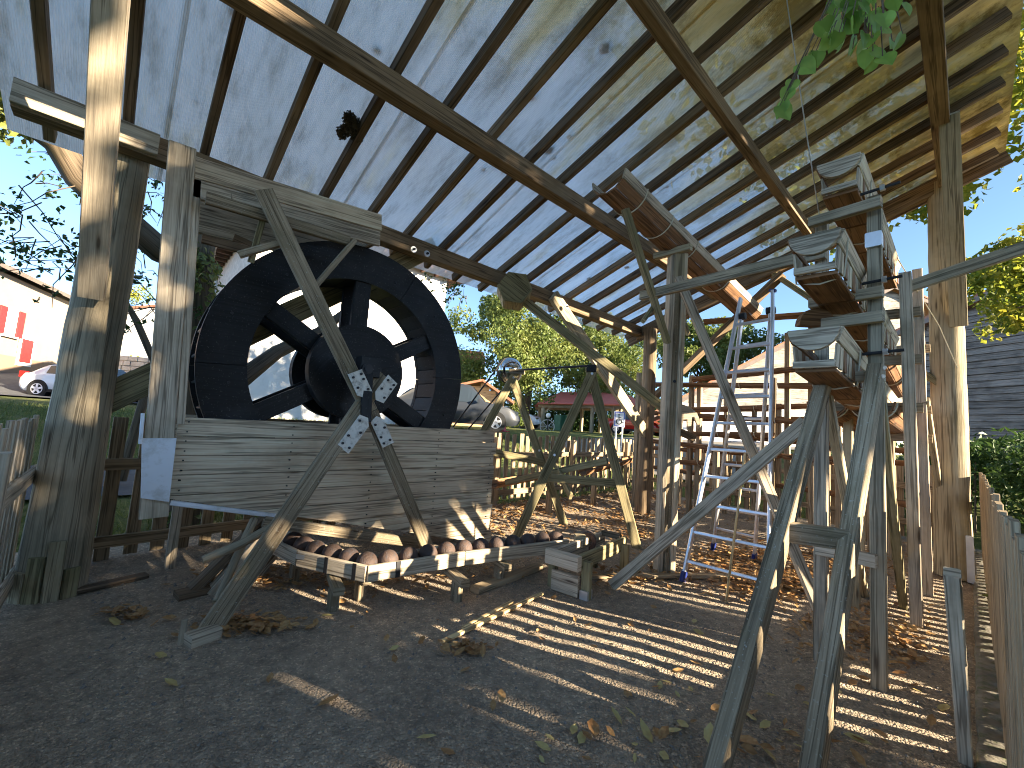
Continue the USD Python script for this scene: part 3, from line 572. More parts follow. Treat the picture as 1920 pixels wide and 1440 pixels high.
# dark weatherboarded barn at the right
db = thing('dark_barn', 'dark weatherboarded barn beside the right post', 'barn', (19.7, .7, 0))
dd = unit(V(-0.53, -0.85, 0)); dnm = unit(V(-0.85, 0.53, 0)); DO = V(19.7, 0.9, 0)
zrake = lambda s: 5.72 + 0.27 * s
z = 0.4; k = 0
while z < 8.6:
    z1 = z + 0.205
    s0 = max(-0.6, (z1 - 5.72) / 0.27)
    if s0 < 6.5:
        for (sa, sb) in ((s0, min(6.5, s0 + 4.3 + (k % 3) * 0.8)), (min(6.5, s0 + 4.3 + (k % 3) * 0.8), 6.5)):
            if sb - sa > 0.1:
                a_ = DO + dd * (sa + .004) + V(0, 0, z + .1) + dnm * (0.02 + 0.01 * (k % 2)); b_ = DO + dd * (sb - .004) + V(0, 0, z + .1) + dnm * (0.02 + 0.01 * (k % 2))
                bar(a_, b_, 0.03, 0.195 + 0.004 * (k % 2), up=unit(V(0, 0, 1) - dnm * 0.20)).build('plank', 'dark_clad', db)
    z = z1; k += 1
prism([(-0.6, 0.3), (6.5, 0.3), (6.5, zrake(6.5)), (-0.6, zrake(-0.6))], (DO - dnm * 0.05, dd, V(0, 0, 1), -dnm), 0.2).build('wall_core', 'dark_clad', db)
q = [DO + dd * s + V(0, 0, zrake(s) + .05) + dnm * o for s, o in ((-0.9, .3), (6.7, .3), (6.7, -8), (-0.9, -8))]
g = Geo(); g.add(q + [p_ + V(0, 0, .14) for p_ in q], [(4, 5, 6), (4, 6, 7), (0, 2, 1), (0, 3, 2), (0, 1, 5), (0, 5, 4), (1, 2, 6), (1, 6, 5), (3, 0, 4), (3, 4, 7), (2, 3, 7), (2, 7, 6)]); g.build('roof', 'roof_tile', db)
bar(q[0] + V(0, 0, -0.03), q[1] + V(0, 0, -0.03), 0.03, 0.16).build('verge', 'grey_tile', db)
# small wooden shed and far house
sd_ = thing('wooden_shed', 'small sunlit wooden shed with low gable behind the grey car', 'shed', atd(905, 780, 22))
O2 = atd(905, 800, 22); O2[2] = 0
def sp(px, py): q = atd(px, py, 22); return V((q - O2) @ ga, q[2])
a_, pk, b_, = sp(855, 728), sp(905, 716), sp(946, 745)
z = 0.9; k = 0
while z < pk[1]:
    z1 = z + 0.2; xr_ = b_[0] if z1 < b_[1] else pk[0] + (pk[1] - z1) / (pk[1] - b_[1]) * (b_[0] - pk[0])
    xl_ = a_[0] - 1.5 if z1 < a_[1] else pk[0] - (pk[1] - z1) / max(.01, (pk[1] - a_[1])) * (pk[0] - a_[0])
    if xr_ > xl_: bar(P3(0, 0, 0) * 0 + O2 + ga * xl_ + V(0, 0, z + .1), O2 + ga * xr_ + V(0, 0, z + .1), 0.06 + .02 * (k % 2), 0.195).build('plank', 'shed_wood', sd_)
    z = z1; k += 1
for (p, q) in ((V(a_[0] - 1.4, a_[1] - .33), pk), (pk, V(b_[0] + .5, b_[1] - .33))):
    bar(O2 + ga * p[0] + V(0, 0, p[1] + .08) - gn * 1.2, O2 + ga * q[0] + V(0, 0, q[1] + .08) - gn * 1.2, 3.2, 0.12, up=(0, 0, 1)).build('roof', 'roof_tile', sd_)
fh = thing('far_house', 'distant low house with orange tiles behind the shed', 'house', atd(880, 700, 40))
O3 = atd(875, 712, 40)
bar(O3 - ga * 3 + V(0, 0, 0.1), O3 + ga * 1.2 + V(0, 0, 0.1), 3, 2.2).build('wall', 'stone_wall', fh); bar(O3 - ga * 3.3 + V(0, 0, 1.9), O3 + ga * 1.5 + V(0, 0, 1.9), 3.6, 1.2).build('roof', 'roof_tile', fh)
# pavilion with red roof
pv = thing('red_roof_pavilion', 'open timber pavilion with a red metal roof beyond the fence', 'pavilion', atd(1100, 812, 30))
O4 = atd(1100, 812, 30); zb = 1.2; O4[2] = 0
def pvp(px, py, o=0.0): q = atd(px, py, 30); return O4 + ga * ((q - O4) @ ga) + V(0, 0, q[2]) - gn * o
for px in (1019, 1112, 1152, 1195):
    for o in (0, 4.5):
        t_ = pvp(px, 762, o); bar(V(t_[0], t_[1], zb - .2), t_, 0.2, 0.2).build('post', 'tan_wood', pv)
for px in (1019, 1112, 1195):
    t_ = pvp(px, 775, 0); bar(t_, pvp(px + 14, 763, 0), 0.1, 0.12).build('brace', 'tan_wood', pv)
bar(pvp(1010, 761), pvp(1200, 764), 0.14, 0.22).build('beam', 'tan_wood', pv)
bar(pvp(1010, 761, 4.5), pvp(1200, 764, 4.5), 0.14, 0.22).build('beam', 'tan_wood', pv)
e0, e1 = pvp(1008, 757, -.4), pvp(1206, 760, -.4); r0, r1 = pvp(1060, 732, 2.2), pvp(1190, 734, 2.2); f0, f1 = e0 - gn * 5.4, e1 - gn * 5.4
q = [e0, e1, r1, r0, f0, f1]; g = Geo(); g.add(q + [p_ + V(0, 0, .08) for p_ in q], [(6, 7, 8), (6, 8, 9), (10, 9, 8), (10, 8, 11), (6, 9, 10), (7, 11, 8), (0, 2, 1), (0, 3, 2), (4, 2, 3), (4, 5, 2), (0, 4, 3), (1, 2, 5), (0, 1, 7), (0, 7, 6)]); g.build('roof', 'red_roof', pv)

# ------------------------------------------------------------------ water wheel
WC, WY0, WY1, RO, RI = V(1.586, 0, 1.793), 3.93, 4.36, 1.223, 0.885
ww = thing('water_wheel', 'big black wooden water wheel with six spokes and a round hub', 'water wheel', (1.586, 3.93, 1.793))
EXZ = (V(1, 0, 0), V(0, 0, 1), V(0, 1, 0))
def arc(r0, r1, a0, a1, n=14):
    t = np.linspace(a0, a1, n)
    return np.vstack([np.stack([np.cos(t) * r1, np.sin(t) * r1], 1), np.stack([np.cos(t[::-1]) * r0, np.sin(t[::-1]) * r0], 1)])
for yy in (WY0, WY1 - 0.05):
    for k in range(6):
        a0 = math.radians(60 * k + 4); dy = 0.004 * (k % 2)
        prism(arc(RI, RO, a0 + 0.002, a0 + math.radians(60) - 0.002, 18), (WC + V(0, yy + dy, 0), *EXZ), 0.05).build('rim_board', 'black_wood', ww)
    for k in range(6):
        a = math.radians(90 + 60 * k); d = V(math.cos(a), 0, math.sin(a)); s = V(-math.sin(a), 0, math.cos(a))
        y = yy + (0.055 if yy == WY0 else -0.045)
        bar(WC + d * 0.12 + V(0, y, 0), WC + d * (RI + 0.12) + V(0, y, 0), 0.05, 0.158, up=s, c=0.006).build('spoke', 'black_wood', ww)
for k in range(36):
    a = math.radians(10 * k + 5); d = V(math.cos(a), 0, math.sin(a)); s = V(-math.sin(a), 0, math.cos(a))
    c = WC + d * (RI + 0.012)
    bar(c + V(0, WY0 + 0.055, 0), c + V(0, WY1 - 0.055, 0), 0.152, 0.022, up=d, c=0.003).build('sole_board', 'black_wood', ww)
    a2 = a + 0.1; c0 = WC + d * (RI + 0.03); c1 = WC + V(math.cos(a2), 0, math.sin(a2)) * (RO - 0.01)
    bar((c0 + c1) / 2 + V(0, WY0 + 0.055, 0), (c0 + c1) / 2 + V(0, WY1 - 0.055, 0), 0.02, np.linalg.norm(c1 - c0), up=unit(c1 - c0), c=0.003).build('bucket_board', 'black_wood', ww)
for yy in (WY0 - 0.075, WY1 - 0.02):
    disc(WC + V(0, yy, 0), WC + V(0, yy + 0.095, 0), 0.445, 48).build('hub_disc', 'black_wood', ww, smooth=True)
disc(WC + V(0, 3.50, 0), WC + V(0, 4.8, 0), 0.055, 20).build('axle', 'dark_iron', ww, smooth=True)
for k in range(12):
    a = math.radians(30 * k + 12); c = WC + V(math.cos(a), 0, math.sin(a)) * (RI + 0.13 + 0.07 * (k % 2)) + V(0, WY0, 0)
    disc(c + V(0, 0.002, 0), c - V(0, 0.012, 0), 0.011, 8).build('bolt', 'dark_iron', ww)

# ------------------------------------------------------------------ casing of planks in front of the wheel
ca = thing('wheel_casing', 'casing of weathered horizontal planks round the foot of the wheel', 'casing', (1.8, 3.75, 0.6))
CYF = 3.75
bot = lambda x: 0.735 - 0.238 * (x - 0.32)
ptop = [1.30, 1.165, 1.03, 0.895, 0.755, 0.61, 0.46, 0.31, 0.165, -0.2]
rp = np.random.default_rng(31)
for side, y in ((0, CYF), (1, 4.62)):
    for k in range(9):
        z1, z0 = ptop[k], ptop[k + 1]
        x0, x1 = 0.30 + rp.uniform(-.005, .005), 3.245 + rp.uniform(-.03, .02)
        ti = 0.028 * (k >= 3) * (k - 2) * 0.25
        zz = lambda x, b: b + 0.012 * (x - 0.3) / 3 - ti * 0
        # clip the plank by the sloping keel
        poly = [(x0, z1 - 0.003), (x1, z1 - 0.003 + 0.02), (x1, z0 + 0.003 + 0.02), (x0, z0 + 0.003)]
        import shapely.geometry as sgm
        P = sgm.Polygon(poly).intersection(sgm.Polygon([(0.2, bot(0.2)), (3.4, bot(3.4)), (3.4, 3), (0.2, 3)]))
        if P.is_empty or P.geom_type != 'Polygon': continue
        uvk = prism(P, (V(0, y + rp.uniform(-.004, .004), 0), V(1, 0, 0), V(0, 0, 1), V(0, 1, 0)), 0.034)
        uvk.build('plank', 'plank_wood', ca)
nl = Geo()
for k in range(9):
    for x in (0.36, 1.05, 1.75, 2.45, 3.17):
        for o in (0.035, -0.035):
            z = (ptop[k] + ptop[k + 1]) / 2 + o
            if z > bot(x) + .02: disc(V(x + rp.uniform(-.01, .01), CYF + .004, z), V(x, CYF - .0075, z), 0.0055, 7, nl)
nl.build('nail_heads', 'dark_iron', ca, kind='stuff')
bar((0.9, 3.70, 0.535), (2.33, 3.66, 0.185), 0.05, 0.085).build('keel_rail', 'moss_wood', ca)
bar((0.32, 3.72, 0.715), (1.12, 3.72, 0.535), 0.05, 0.03).build('keel_trim', 'white_sheet', ca)
box((1.8, 4.2, bot(1.8) + .02), (0.1, 0.84, 0.08)).build('crosspiece', 'grey_wood', ca)
box((3.0, 4.2, bot(3.0) + .05), (0.1, 0.84, 0.08)).build('crosspiece', 'grey_wood', ca)
for x, y in ((3.2, 3.82), (3.2, 4.58), (0.45, 4.58)):
    bar((x, y, 0), (x, y, 1.28), 0.07, 0.07).build('corner_post', 'grey_wood', ca)
# upright frame with header boards and the white sheet at its foot
fr_ = thing('flume_frame', 'tall grey upright and header boards framing the wheel top', 'frame', (0.2, 3.75, 1.1))
bar((0.245, 3.74, 0.62), (0.105, 3.74, 3.21), 0.155, 0.05, up=(0, 1, 0)).build('upright', 'grey_wood', fr_)
bar((0.315, 3.80, 1.25), (0.205, 3.80, 3.17), 0.05, 0.14, up=(0, 1, 0)).build('upright_edge', 'grey_wood', fr_)
bar((0.19, 3.74, 3.085), (1.60, 3.74, 3.215), 0.04, 0.155).build('header_board', 'plank_wood', fr_)
bar((0.19, 3.75, 2.935), (1.605, 3.75, 3.065), 0.04, 0.14).build('header_board', 'grey_wood', fr_)
bar((0.2, 4.5, 3.0), (1.6, 4.5, 3.1), 0.04, 0.28).build('header_board', 'grey_wood', fr_)
bar((1.58, 3.77, 3.08), (1.58, 4.48, 3.1), 0.05, 0.12).build('header_end', 'grey_wood', fr_)
P = [aty(x, y, 3.69) for x, y in ((266, 822), (331, 822), (317, 941), (264, 934))]
g = Geo(); q = [p + V(0, 0.04, 0) for p in P]; g.add(P + q, [(0, 2, 1), (0, 3, 2), (4, 5, 6), (4, 6, 7), (0, 1, 5), (0, 5, 4), (1, 2, 6), (1, 6, 5), (2, 3, 7), (2, 7, 6), (3, 0, 4), (3, 4, 7)]); g.build('white_sheet', 'white_sheet', fr_)
bar(aty(268, 775, 3.7), aty(263, 832, 3.7), 0.02, 0.05).build('sheet_flap', 'white_sheet', fr_)

# ------------------------------------------------------------------ crossed trestle carrying the axle
xt = thing('axle_trestle', 'crossed mossy timber trestle with white bolted plates carrying the axle', 'trestle', (1.5, 3.5, 0))
F1, T1 = V(0.53, 3.17, 0.0), V(1.66, 3.52, 1.76)
F2, T2 = V(2.37, 3.49, 0.0), V(0.585, 3.50, 3.0)
N_ = V(0, -1, 0)
bar(F1, T1, 0.05, 0.125, up=np.cross(unit(T1 - F1), N_), bow=0.004).build('leg', 'moss_wood', xt)
bar(F2, V(1.56, 3.46, 1.43), 0.05, 0.115, up=np.cross(unit(T2 - F2), N_)).build('leg', 'moss_wood', xt)
bar(V(1.555, 3.465, 1.43), T2, 0.05, 0.125, up=np.cross(unit(T2 - F2), N_), bow=0.004).build('long_strut', 'moss_wood', xt)
X_ = aty(690, 768, 3.44)
def plate(c, d, l, w, y):
    d = unit(d); s = unit(np.cross(d, V(0, 1, 0)))
    c = V(c[0], y, c[2])
    pl_ = [(0.02, -w / 2), (l * .97, -w / 2 + .004), (l, w / 2), (0.05, w / 2), (0.0, 0.1 * w)]
    p = prism(pl_, (c, d, s, V(0, -1, 0)), 0.006).build('gusset_plate', 'white_plate', xt)
    for i in range(4):
        for sg_ in (-1, 1):
            if (i + (sg_ > 0)) % 2 == 0 or i == 3:
                b_ = c + d * (0.06 + (l - .1) * i / 3) + s * sg_ * w * 0.28 + V(0, -0.006, 0)
                disc(b_, b_ + V(0, -0.012, 0), 0.0105, 8).build('bolt', 'dark_iron', xt)
u1 = unit((T1 - F1) * V(1, 0, 1)); u2 = unit((T2 - F2) * V(1, 0, 1))
XC = V(1.545, 0, 1.46)
plate(XC - u1 * .09, -u1, 0.32, 0.12, 3.385); plate(XC + u1 * .08, u1, 0.24, 0.12, 3.425); plate(XC + u2 * .10, u2, 0.24, 0.13, 3.42); plate(XC - u2 * .08, -u2, 0.28, 0.112, 3.42)
bar(aty(684, 792, 3.43), aty(688, 700, 3.46), 0.085, 0.07, up=(0, 1, 0)).build('axle_pillar', 'black_wood', xt)
c = aty(690, 689, 3.50); bar(c - V(0.085, 0, 0), c + V(0.085, 0, 0), 0.12, 0.17).build('bearing_block', 'black_wood', xt)
c = aty(688, 692, 3.43); disc(c, c - V(0, .03, 0), 0.03, 14).build('axle_nut', 'dark_iron', xt); disc(c - V(0, 0.01, 0), c - V(0, .018, 0), 0.045, 20).build('washer', 'dark_iron', xt)
bar(aty(386, 371, 3.58), aty(655, 452, 3.58), 0.045, 0.085).build('cross_bar', 'moss_wood', xt)
bar(aty(398, 366, 3.61), aty(402, 380, 3.61), 0.02, 0.02, taper=0.3).build('prong', 'grey_wood', xt); bar(aty(436, 375, 3.63), aty(434, 362, 3.63), 0.02, 0.02, taper=0.3).build('prong', 'grey_wood', xt)
bar(aty(664, 452, 3.56), aty(588, 540, 3.53), 0.04, 0.075, up=(0, 1, 0)).build('brace', 'moss_wood', xt)
bar(aty(495, 402, 3.60), aty(470, 492, 3.66), 0.04, 0.045, up=(0, 1, 0)).build('brace', 'green_wood', xt)
bar(aty(448, 478, 3.62), aty(528, 455, 3.55), 0.04, 0.05).build('brace', 'moss_wood', xt)
bar(aty(378, 447, 3.85), aty(478, 473, 3.85), 0.03, 0.07).build('brown_board', 'rafter_wood', xt)
bar(aty(438, 446, 4.2), aty(474, 462, 4.2), 0.03, 0.07).build('brown_board', 'rafter_wood', xt)
box(F1 + V(-.02, -.06, 0.03), (0.16, 0.1, 0.08), ang=0.3).build('foot_block', 'grey_wood', xt)
bar(F1 + V(-.12, -.03, 0.0), F1 + V(-.115, -.03, 0.14), 0.03, 0.02).build('foot_peg', 'grey_wood', xt)
# back legs and poles under the casing
bl = thing('rear_trestle', 'dark slanting planks and poles under the casing, left of the trestle', 'trestle', (0.8, 3.8, 0))
bar(aty(512, 958, 4.0), atz(352, 1114), 0.06, 0.13, up=(0, 1, 0)).build('leg', 'rafter_wood', bl)
bar(aty(492, 1000, 3.9), atz(392, 1112), 0.05, 0.12, up=(0, 1, 0)).build('leg', 'grey_wood', bl)
tube([aty(476, 975, 3.75), aty(440, 1052, 3.45), aty(406, 1130, 3.22)], [0.03, 0.028, 0.027], 10).build('pole', 'pole_wood', bl, smooth=True)
tube([aty(380, 1050, 3.42), aty(448, 1022, 3.43), aty(520, 982, 3.5)], [0.026, 0.03, 0.03], 10).build('pole', 'pole_wood', bl, smooth=True)
bar(atz(330, 1118, .02), atz(420, 1098, .02), 0.14, 0.05).build('sole_plate', 'rafter_wood', bl)
bar(aty(560, 985, 4.3), atz(470, 1090), 0.05, 0.1, up=(0, 1, 0)).build('leg', 'grey_wood', bl)

# ------------------------------------------------------------------ ball track with iron balls
bt = thing('ball_track', 'kinked wooden ball track on short legs below the casing', 'ball track', (2, 2.9, 0))
tr = [V(1.06, 3.95), V(1.135, 3.55), V(1.43, 2.97), V(2.25, 2.90), V(3.36, 2.70)]
def offs(pl, o):
    out = []
    for i in range(len(pl)):
        t = unit(pl[min(i + 1, len(pl) - 1)] - pl[max(i - 1, 0)]); out.append(pl[i] + o * V(-t[1], t[0]))
    return out
for o, m in ((0.0, 'grey_wood'), (0.215, 'grey_wood')):
    pl = offs(tr, o)
    for i, (a, b) in enumerate(zip(pl[:-1], pl[1:])):
        t = unit(b - a); a2, b2 = a + t * 0.004, b - t * 0.004
        bar(V(*a2, 0.265 - .0), V(*b2, 0.265), 0.032, 0.115, c=0.006).build('side_rail', m, bt)
pl = offs(tr, 0.108)
for a, b in zip(pl[:-1], pl[1:]): bar(V(*a, 0.215), V(*b, 0.215), 0.18, 0.03).build('bed_board', 'rafter_wood', bt)
for (x, y) in ((1.27, 3.12), (2.09, 2.76), (2.62, 2.86), (1.2, 3.8), (1.5, 3.2)):
    bar((x, y, -0.01), (x, y, 0.15), 0.085, 0.06, up=(1, 0, 0)).build('leg', 'moss_wood', bt)
    bar((x - .02, y - .13, 0.172), (x + .05, y + .2, 0.172), 0.075, 0.055).build('leg_cap', 'moss_wood', bt)
for q in (0.3, 0.42, 0.75):
    a, b = tr[2], tr[1]
for (i, q) in ((1, 0.45), (1, 0.85), (2, 0.28)):
    a, b = tr[i], tr[i + 1]; p = a + (b - a) * q; t = unit(b - a); n = V(t[1], -t[0])
    c = V(*(p + n * 0.0195), 0.27); bar(c - V(0, 0, .06), c + V(0, 0, .055), 0.035, 0.006, up=V(*n, 0)).build('strap', 'dark_iron', bt)
p = tr[1]; c = V(*p, 0.285) + V(-.019, -.012, 0); bar(c, c + V(0.05, -.075, 0), 0.005, 0.035).build('bracket', 'zinc', bt)
seg = [np.linalg.norm(b - a) for a, b in zip(pl[:-1], pl[1:])]; cum = np.concatenate([[0], np.cumsum(seg)])
NB, RB = 17, 0.077
ico = trimesh.creation.icosphere(3, RB)
ords = 'first second third fourth fifth sixth seventh eighth ninth tenth eleventh twelfth thirteenth fourteenth fifteenth sixteenth seventeenth'.split()
for k in range(NB):
    s = 0.10 + k * (cum[-1] - 0.17) / (NB - 1); i = min(np.searchsorted(cum, s) - 1, len(seg) - 1); q = (s - cum[i]) / seg[i]
    p = pl[i] * (1 - q) + pl[i + 1] * q
    v = np.array(ico.vertices); v = v * (1 + 0.02 * (meshkit.fbm(v * 30 + k * 7, 3, k)[:, None] - .5)) + V(*p, 0.23 + RB)
    g = Geo(); g.add(v, np.array(ico.faces)); g.build('iron_ball', 'rust_iron', smooth=True, label=f'rusty iron ball, {ords[k]} from the left along the ball track', category='ball', group='iron balls queued on the track')
# iron ring and block at the track's end
rg = thing('iron_ring', 'rusty iron pipe ring standing at the right end of the ball track', 'ring', (3.5, 2.6, 0.3))
c = atd(1100, 1016, np.dot(V(3.52, 2.56, .36) - CAM, mf)); fd = unit((c - CAM) * V(1, 1, 0)); fs_ = unit(np.cross(fd, V(0, 0, 1)))
prism(np.vstack([arc(0.05, 0.092, 0, math.pi * 2 - .001, 40)]), (c, fs_, V(0, 0, 1), fd), 0.12).build('ring', 'rust_iron', rg)
disc(c + fd * .05, c + fd * .06, 0.05, 24).build('pipe_stop', 'rust_iron', rg)
box(c + fd * 0.10 - V(0, 0, .22), (0.1, 0.1, 0.24)).build('ring_stand', 'grey_wood', rg)
bx_ = thing('return_trough', 'short open wooden trough on square legs near the centre post', 'trough', (3.3, 2.3, 0))
ta, tb = V(3.02, 2.26), V(3.86, 2.40); td = unit(tb - ta); tn = V(-td[1], td[0])
for o in (0, 0.24):
    a, b = ta + tn * o, tb + tn * o
    bar(V(*(a - td * .06), 0.29), V(*(b + td * .05), 0.29), 0.038, 0.125).build('side_rail', 'green_wood' if o == 0 else 'grey_wood', bx_)
    for e in (a, b - td * .06):
        bar(V(*(e - tn * (0.045 if o == 0 else -.045)), -0.01), V(*(e - tn * (0.045 if o == 0 else -.045)), 0.30), 0.08, 0.05, up=V(*td, 0)).build('leg', 'green_wood', bx_)
bar(V(*(ta - td * .09 + tn * -.02), 0.29), V(*(ta - td * .09 + tn * .30), 0.29), 0.07, 0.12).build('end_board', 'grey_wood', bx_)
bar(V(*(ta - td * .05), 0.09), V(*(ta - td * .05 + tn * .26), 0.09), 0.03, 0.17).build('foot_board', 'grey_wood', bx_)
bar(V(*(ta + tn * .12), 0.225), V(*(tb + tn * .12), 0.215), 0.2, 0.025).build('bed_board', 'rafter_wood', bx_)
box(V(*(ta - tn * .045 - td * .0), 0.02), (0.09, 0.075, 0.1), ang=math.atan2(td[1], td[0])).build('leg_shoe', 'zinc', bx_)
box(V(*(tb + tn * .13), 0.35), (0.05, 0.2, 0.05), ang=math.atan2(td[1], td[0])).build('stop_block', 'rafter_wood', bx_)
bar(V(3.36, 2.62, 0.33), V(3.44, 2.56, .33), 0.07, 0.12).build('end_block', 'tan_wood', bt)

# ------------------------------------------------------------------ trestles, shaft and pulley
def trestle(name, label, top, f1, f2, mat, bars=()):
    t = thing(name, label, 'trestle', (top[0], top[1], 0))
    top, f1, f2 = V(*top), V(*f1), V(*f2); pn = unit(np.cross(f1 - top, f2 - top))
    e1 = top + unit(top - f1) * 0.10; e2 = top + unit(top - f2) * 0.10
    # the legs cross a little below the head
    bar(f1, e1 + pn * .026, 0.052, 0.115, up=np.cross(unit(e1 - f1), pn)).build('leg', mat, t)
    bar(f2, e2 - pn * .028, 0.052, 0.115, up=np.cross(unit(e2 - f2), pn)).build('leg', mat, t)
    for q_ in (top + pn * .06, f1 + (top - f1) * .5 + pn * .056):
        sgn = 1 if (CAM - q_) @ pn > 0 else -1
        disc(q_ + pn * (sgn - 1) * .06, q_ + pn * (sgn - 1) * .06 + pn * sgn * .014, 0.016, 8).build('bolt', 'zinc', t)
    for q, w in bars:
        a, b = f1 + (top - f1) * q, f2 + (top - f2) * q
        bar(a - pn * .03, b - pn * .03, 0.04, 0.10).build('tie_bar', mat, t)
    return t
tB = trestle('lever_trestle', 'green timber trestle under the lever, nearer of the two shaft trestles', (4.40, 3.30, 2.12), (3.82, 3.90, 0), (4.82, 2.80, 0), 'green_wood', ((0.36, 1),))
tA = trestle('pulley_trestle', 'green timber trestle under the chrome pulley beside the picket fence', (4.27, 4.66, 2.10), (4.94, 4.06, 0), (3.45, 5.0, 0.25), 'green_wood', ((0.42, 1),))
box((4.40, 3.30, 2.19), (0.12, 0.16, 0.09), ang=2.2).build('head_block', 'black_wood', tB)
box((4.30, 4.60, 2.20), (0.10, 0.22, 0.07), ang=0.6).build('head_block', 'moss_wood', tA)
bar((4.62, 3.15, 1.03), (4.45, 4.85, 0.52), 0.04, 0.085).build('cross_brace', 'green_wood', tB); bar((4.30, 3.45, .55), (4.75, 4.25, 1.02), 0.04, 0.085).build('cross_brace', 'green_wood', tB)
pu = thing('drive_pulley', 'chrome domed pulley on a thin iron shaft between the trestles', 'pulley', (4.3, 4.85, 2.25))
pc = V(4.33, 4.78, 2.235); pa = unit(V(0.35, 1.0, 0))
vs = []; prof = [(0.0, -0.05), (0.06, -.043), (0.12, -.02), (0.165, .015), (0.193, 0.06), (0.2, 0.085)]
n = 40; ang = np.linspace(0, 2 * math.pi, n, endpoint=False); sx_ = unit(np.cross(pa, V(0, 0, 1))); 
for r_, h_ in prof: vs.append(pc - pa * (0.07 - h_) + np.outer(np.cos(ang) * r_, sx_) + np.outer(np.sin(ang) * r_, V(0, 0, 1)))
fs = [(i * n + k, (i + 1) * n + k, (i + 1) * n + (k + 1) % n) for i in range(5) for k in range(n)] + [(i * n + k, (i + 1) * n + (k + 1) % n, i * n + (k + 1) % n) for i in range(5) for k in range(n)]
g = Geo(); g.add(np.vstack(vs), fs); g.build('dome', 'chrome', pu, smooth=True)
disc(pc + pa * 0.012, pc + pa * 0.075, 0.205, 40).build('pulley_rim', 'black_rubber', pu, smooth=True)
tube([pc, V(4.44, 3.28, 2.24)], 0.016, 10).build('shaft', 'dark_iron', pu, smooth=True)
for s_, e_ in (((0.0, 0.21), aty(850, 800, 4.83)), ((0.1, -0.17), aty(882, 800, 4.83))):
    a_ = pc + pa * 0.045 + V(s_[0] - .12, 0, s_[1] - .03); e2 = e_ + (e_ - a_) * 0.35
    tube([a_, e2], 0.011, 6).build('belt', 'black_rubber', pu, smooth=True)
lp = aty(870, 790, 4.83) + V(-.75, 0, -.6); disc(lp - V(0, .03, 0), lp + V(0, .03, 0), 0.12, 24).build('lower_pulley', 'black_rubber', pu)

# ------------------------------------------------------------------ lever with hexagonal scoop
lv = thing('scoop_lever', 'green lever arm with a hexagonal scoop raised under the eaves', 'lever', (4.4, 3.3, 2.2))
pB = aty(1112, 664, 3.28); pS = aty(985, 566, 3.88)
ld = unit(pS - pB); pE = pB - ld * 1.15
bar(pE, pS, 0.075, 0.105, up=unit(np.cross(np.cross(ld, V(0, 0, 1)), ld))).build('arm', 'green_wood', lv)
ax_ = unit(np.cross(ld, V(0, 0, 1))); ln_ = np.cross(ax_, ld)
sc = pS + ld * 0.20 + ln_ * 0.02
hexa = [(0.215 * math.cos(math.radians(60 * k + 30)), 0.215 * math.sin(math.radians(60 * k + 30))) for k in range(6)]
fx = (ld, ln_)
for o in (-0.17, 0.145):
    prism(hexa, (sc + ax_ * o, ld, ln_, ax_), 0.028).build('side_plate', 'green_wood', lv)
for k in range(6):
    m_ = math.radians(60 * k + 60)
    if k in (5, 0): continue
    for j in (-1, 1):
        a = V(*hexa[k]); b = V(*hexa[(k + 1) % 6]); mid = (a + b) / 2 + (b - a) * 0.25 * j
        nrm = ld * math.cos(m_) + ln_ * math.sin(m_); p = sc + ld * mid[0] + ln_ * mid[1]
        bar(p - ax_ * 0.185, p + ax_ * 0.185, 0.105, 0.022, up=nrm).build('slat', 'green_wood', lv)
v = np.array(ico.vertices) * 1.05 + sc - ln_ * 0.085 - ld * 0.02
g = Geo(); g.add(v, np.array(ico.faces)); g.build('iron_ball', 'rust_iron', smooth=True, label='brown ball lying in the hexagonal scoop of the lever', category='ball')
# claw at the other end
cl = [(0, .10), (.16, .13), (.27, .10), (.36, .03), (.40, -.06), (.40, -.17), (.36, -.10), (.33, -.02), (.30, -.03), (.29, -.17), (.25, -.20), (.24, -.06), (.19, -.07), (.17, -.19), (.12, -.14), (.10, -.08), (0, -.10)]
q = aty(1252, 775, 2.65); cx_ = unit(mr * V(1, 1, 0)); 
prism(cl, (q, cx_, V(0, 0, 1), np.cross(cx_, V(0, 0, 1))), 0.04).build('claw', 'grey_wood', lv)
bar(q + V(0, 0, -.17), q + cx_ * .36 + V(0, 0, -.30), 0.05, 0.09).build('claw_board', 'rafter_wood', lv)

# ------------------------------------------------------------------ centre post
cp = thing('centre_post', 'tall square post of three planks in the middle of the shelter', 'post', (4.27, 2.17, 0))
ce = unit(V(mr[0], mr[1], 0)); cn = V(-ce[1], ce[0], 0)
PB, PT = V(4.27, 2.17, 0), V(4.36, 2.17, 3.42)
for o, w, m, bk in ((-0.062, 0.05, 'grey_wood', 0), (0.0, 0.066, 'black_wood', 0.02), (0.064, 0.055, 'plank_wood', 0)):
    off = ce * o + cn * bk
    bar(PB + off, PT + off - V(0, 0, 0.02 * abs(o) * 10), w, 0.15, up=cn).build('plank', 'moss_wood' if m == 'black_wood' else m, cp)
bar(PT + ce * -.01 - cn * .09 - V(0, 0, .40), PT + ce * -.01 - cn * .09 + V(0, 0, .02), 0.10, 0.05, up=cn).build('top_block', 'tan_wood', cp)
bar(PB + V(0, 0, 0.0) - cn * .08, PB + V(0, 0, .22) - cn * .08, 0.04, 0.012, up=cn).build('foot_bracket', 'moss_wood', cp)
b_ = PB + V(.06, 0, 1.98) - cn * .06; disc(b_, b_ - cn * .008, 0.016, 12).build('bolt_hole', 'dark_iron', cp)
gs = (aty(1172, 392, 2.06), aty(1251, 642, 2.06)); bar(gs[0], gs[1], 0.05, 0.085, up=cn).build('strut', 'green_wood', cp)
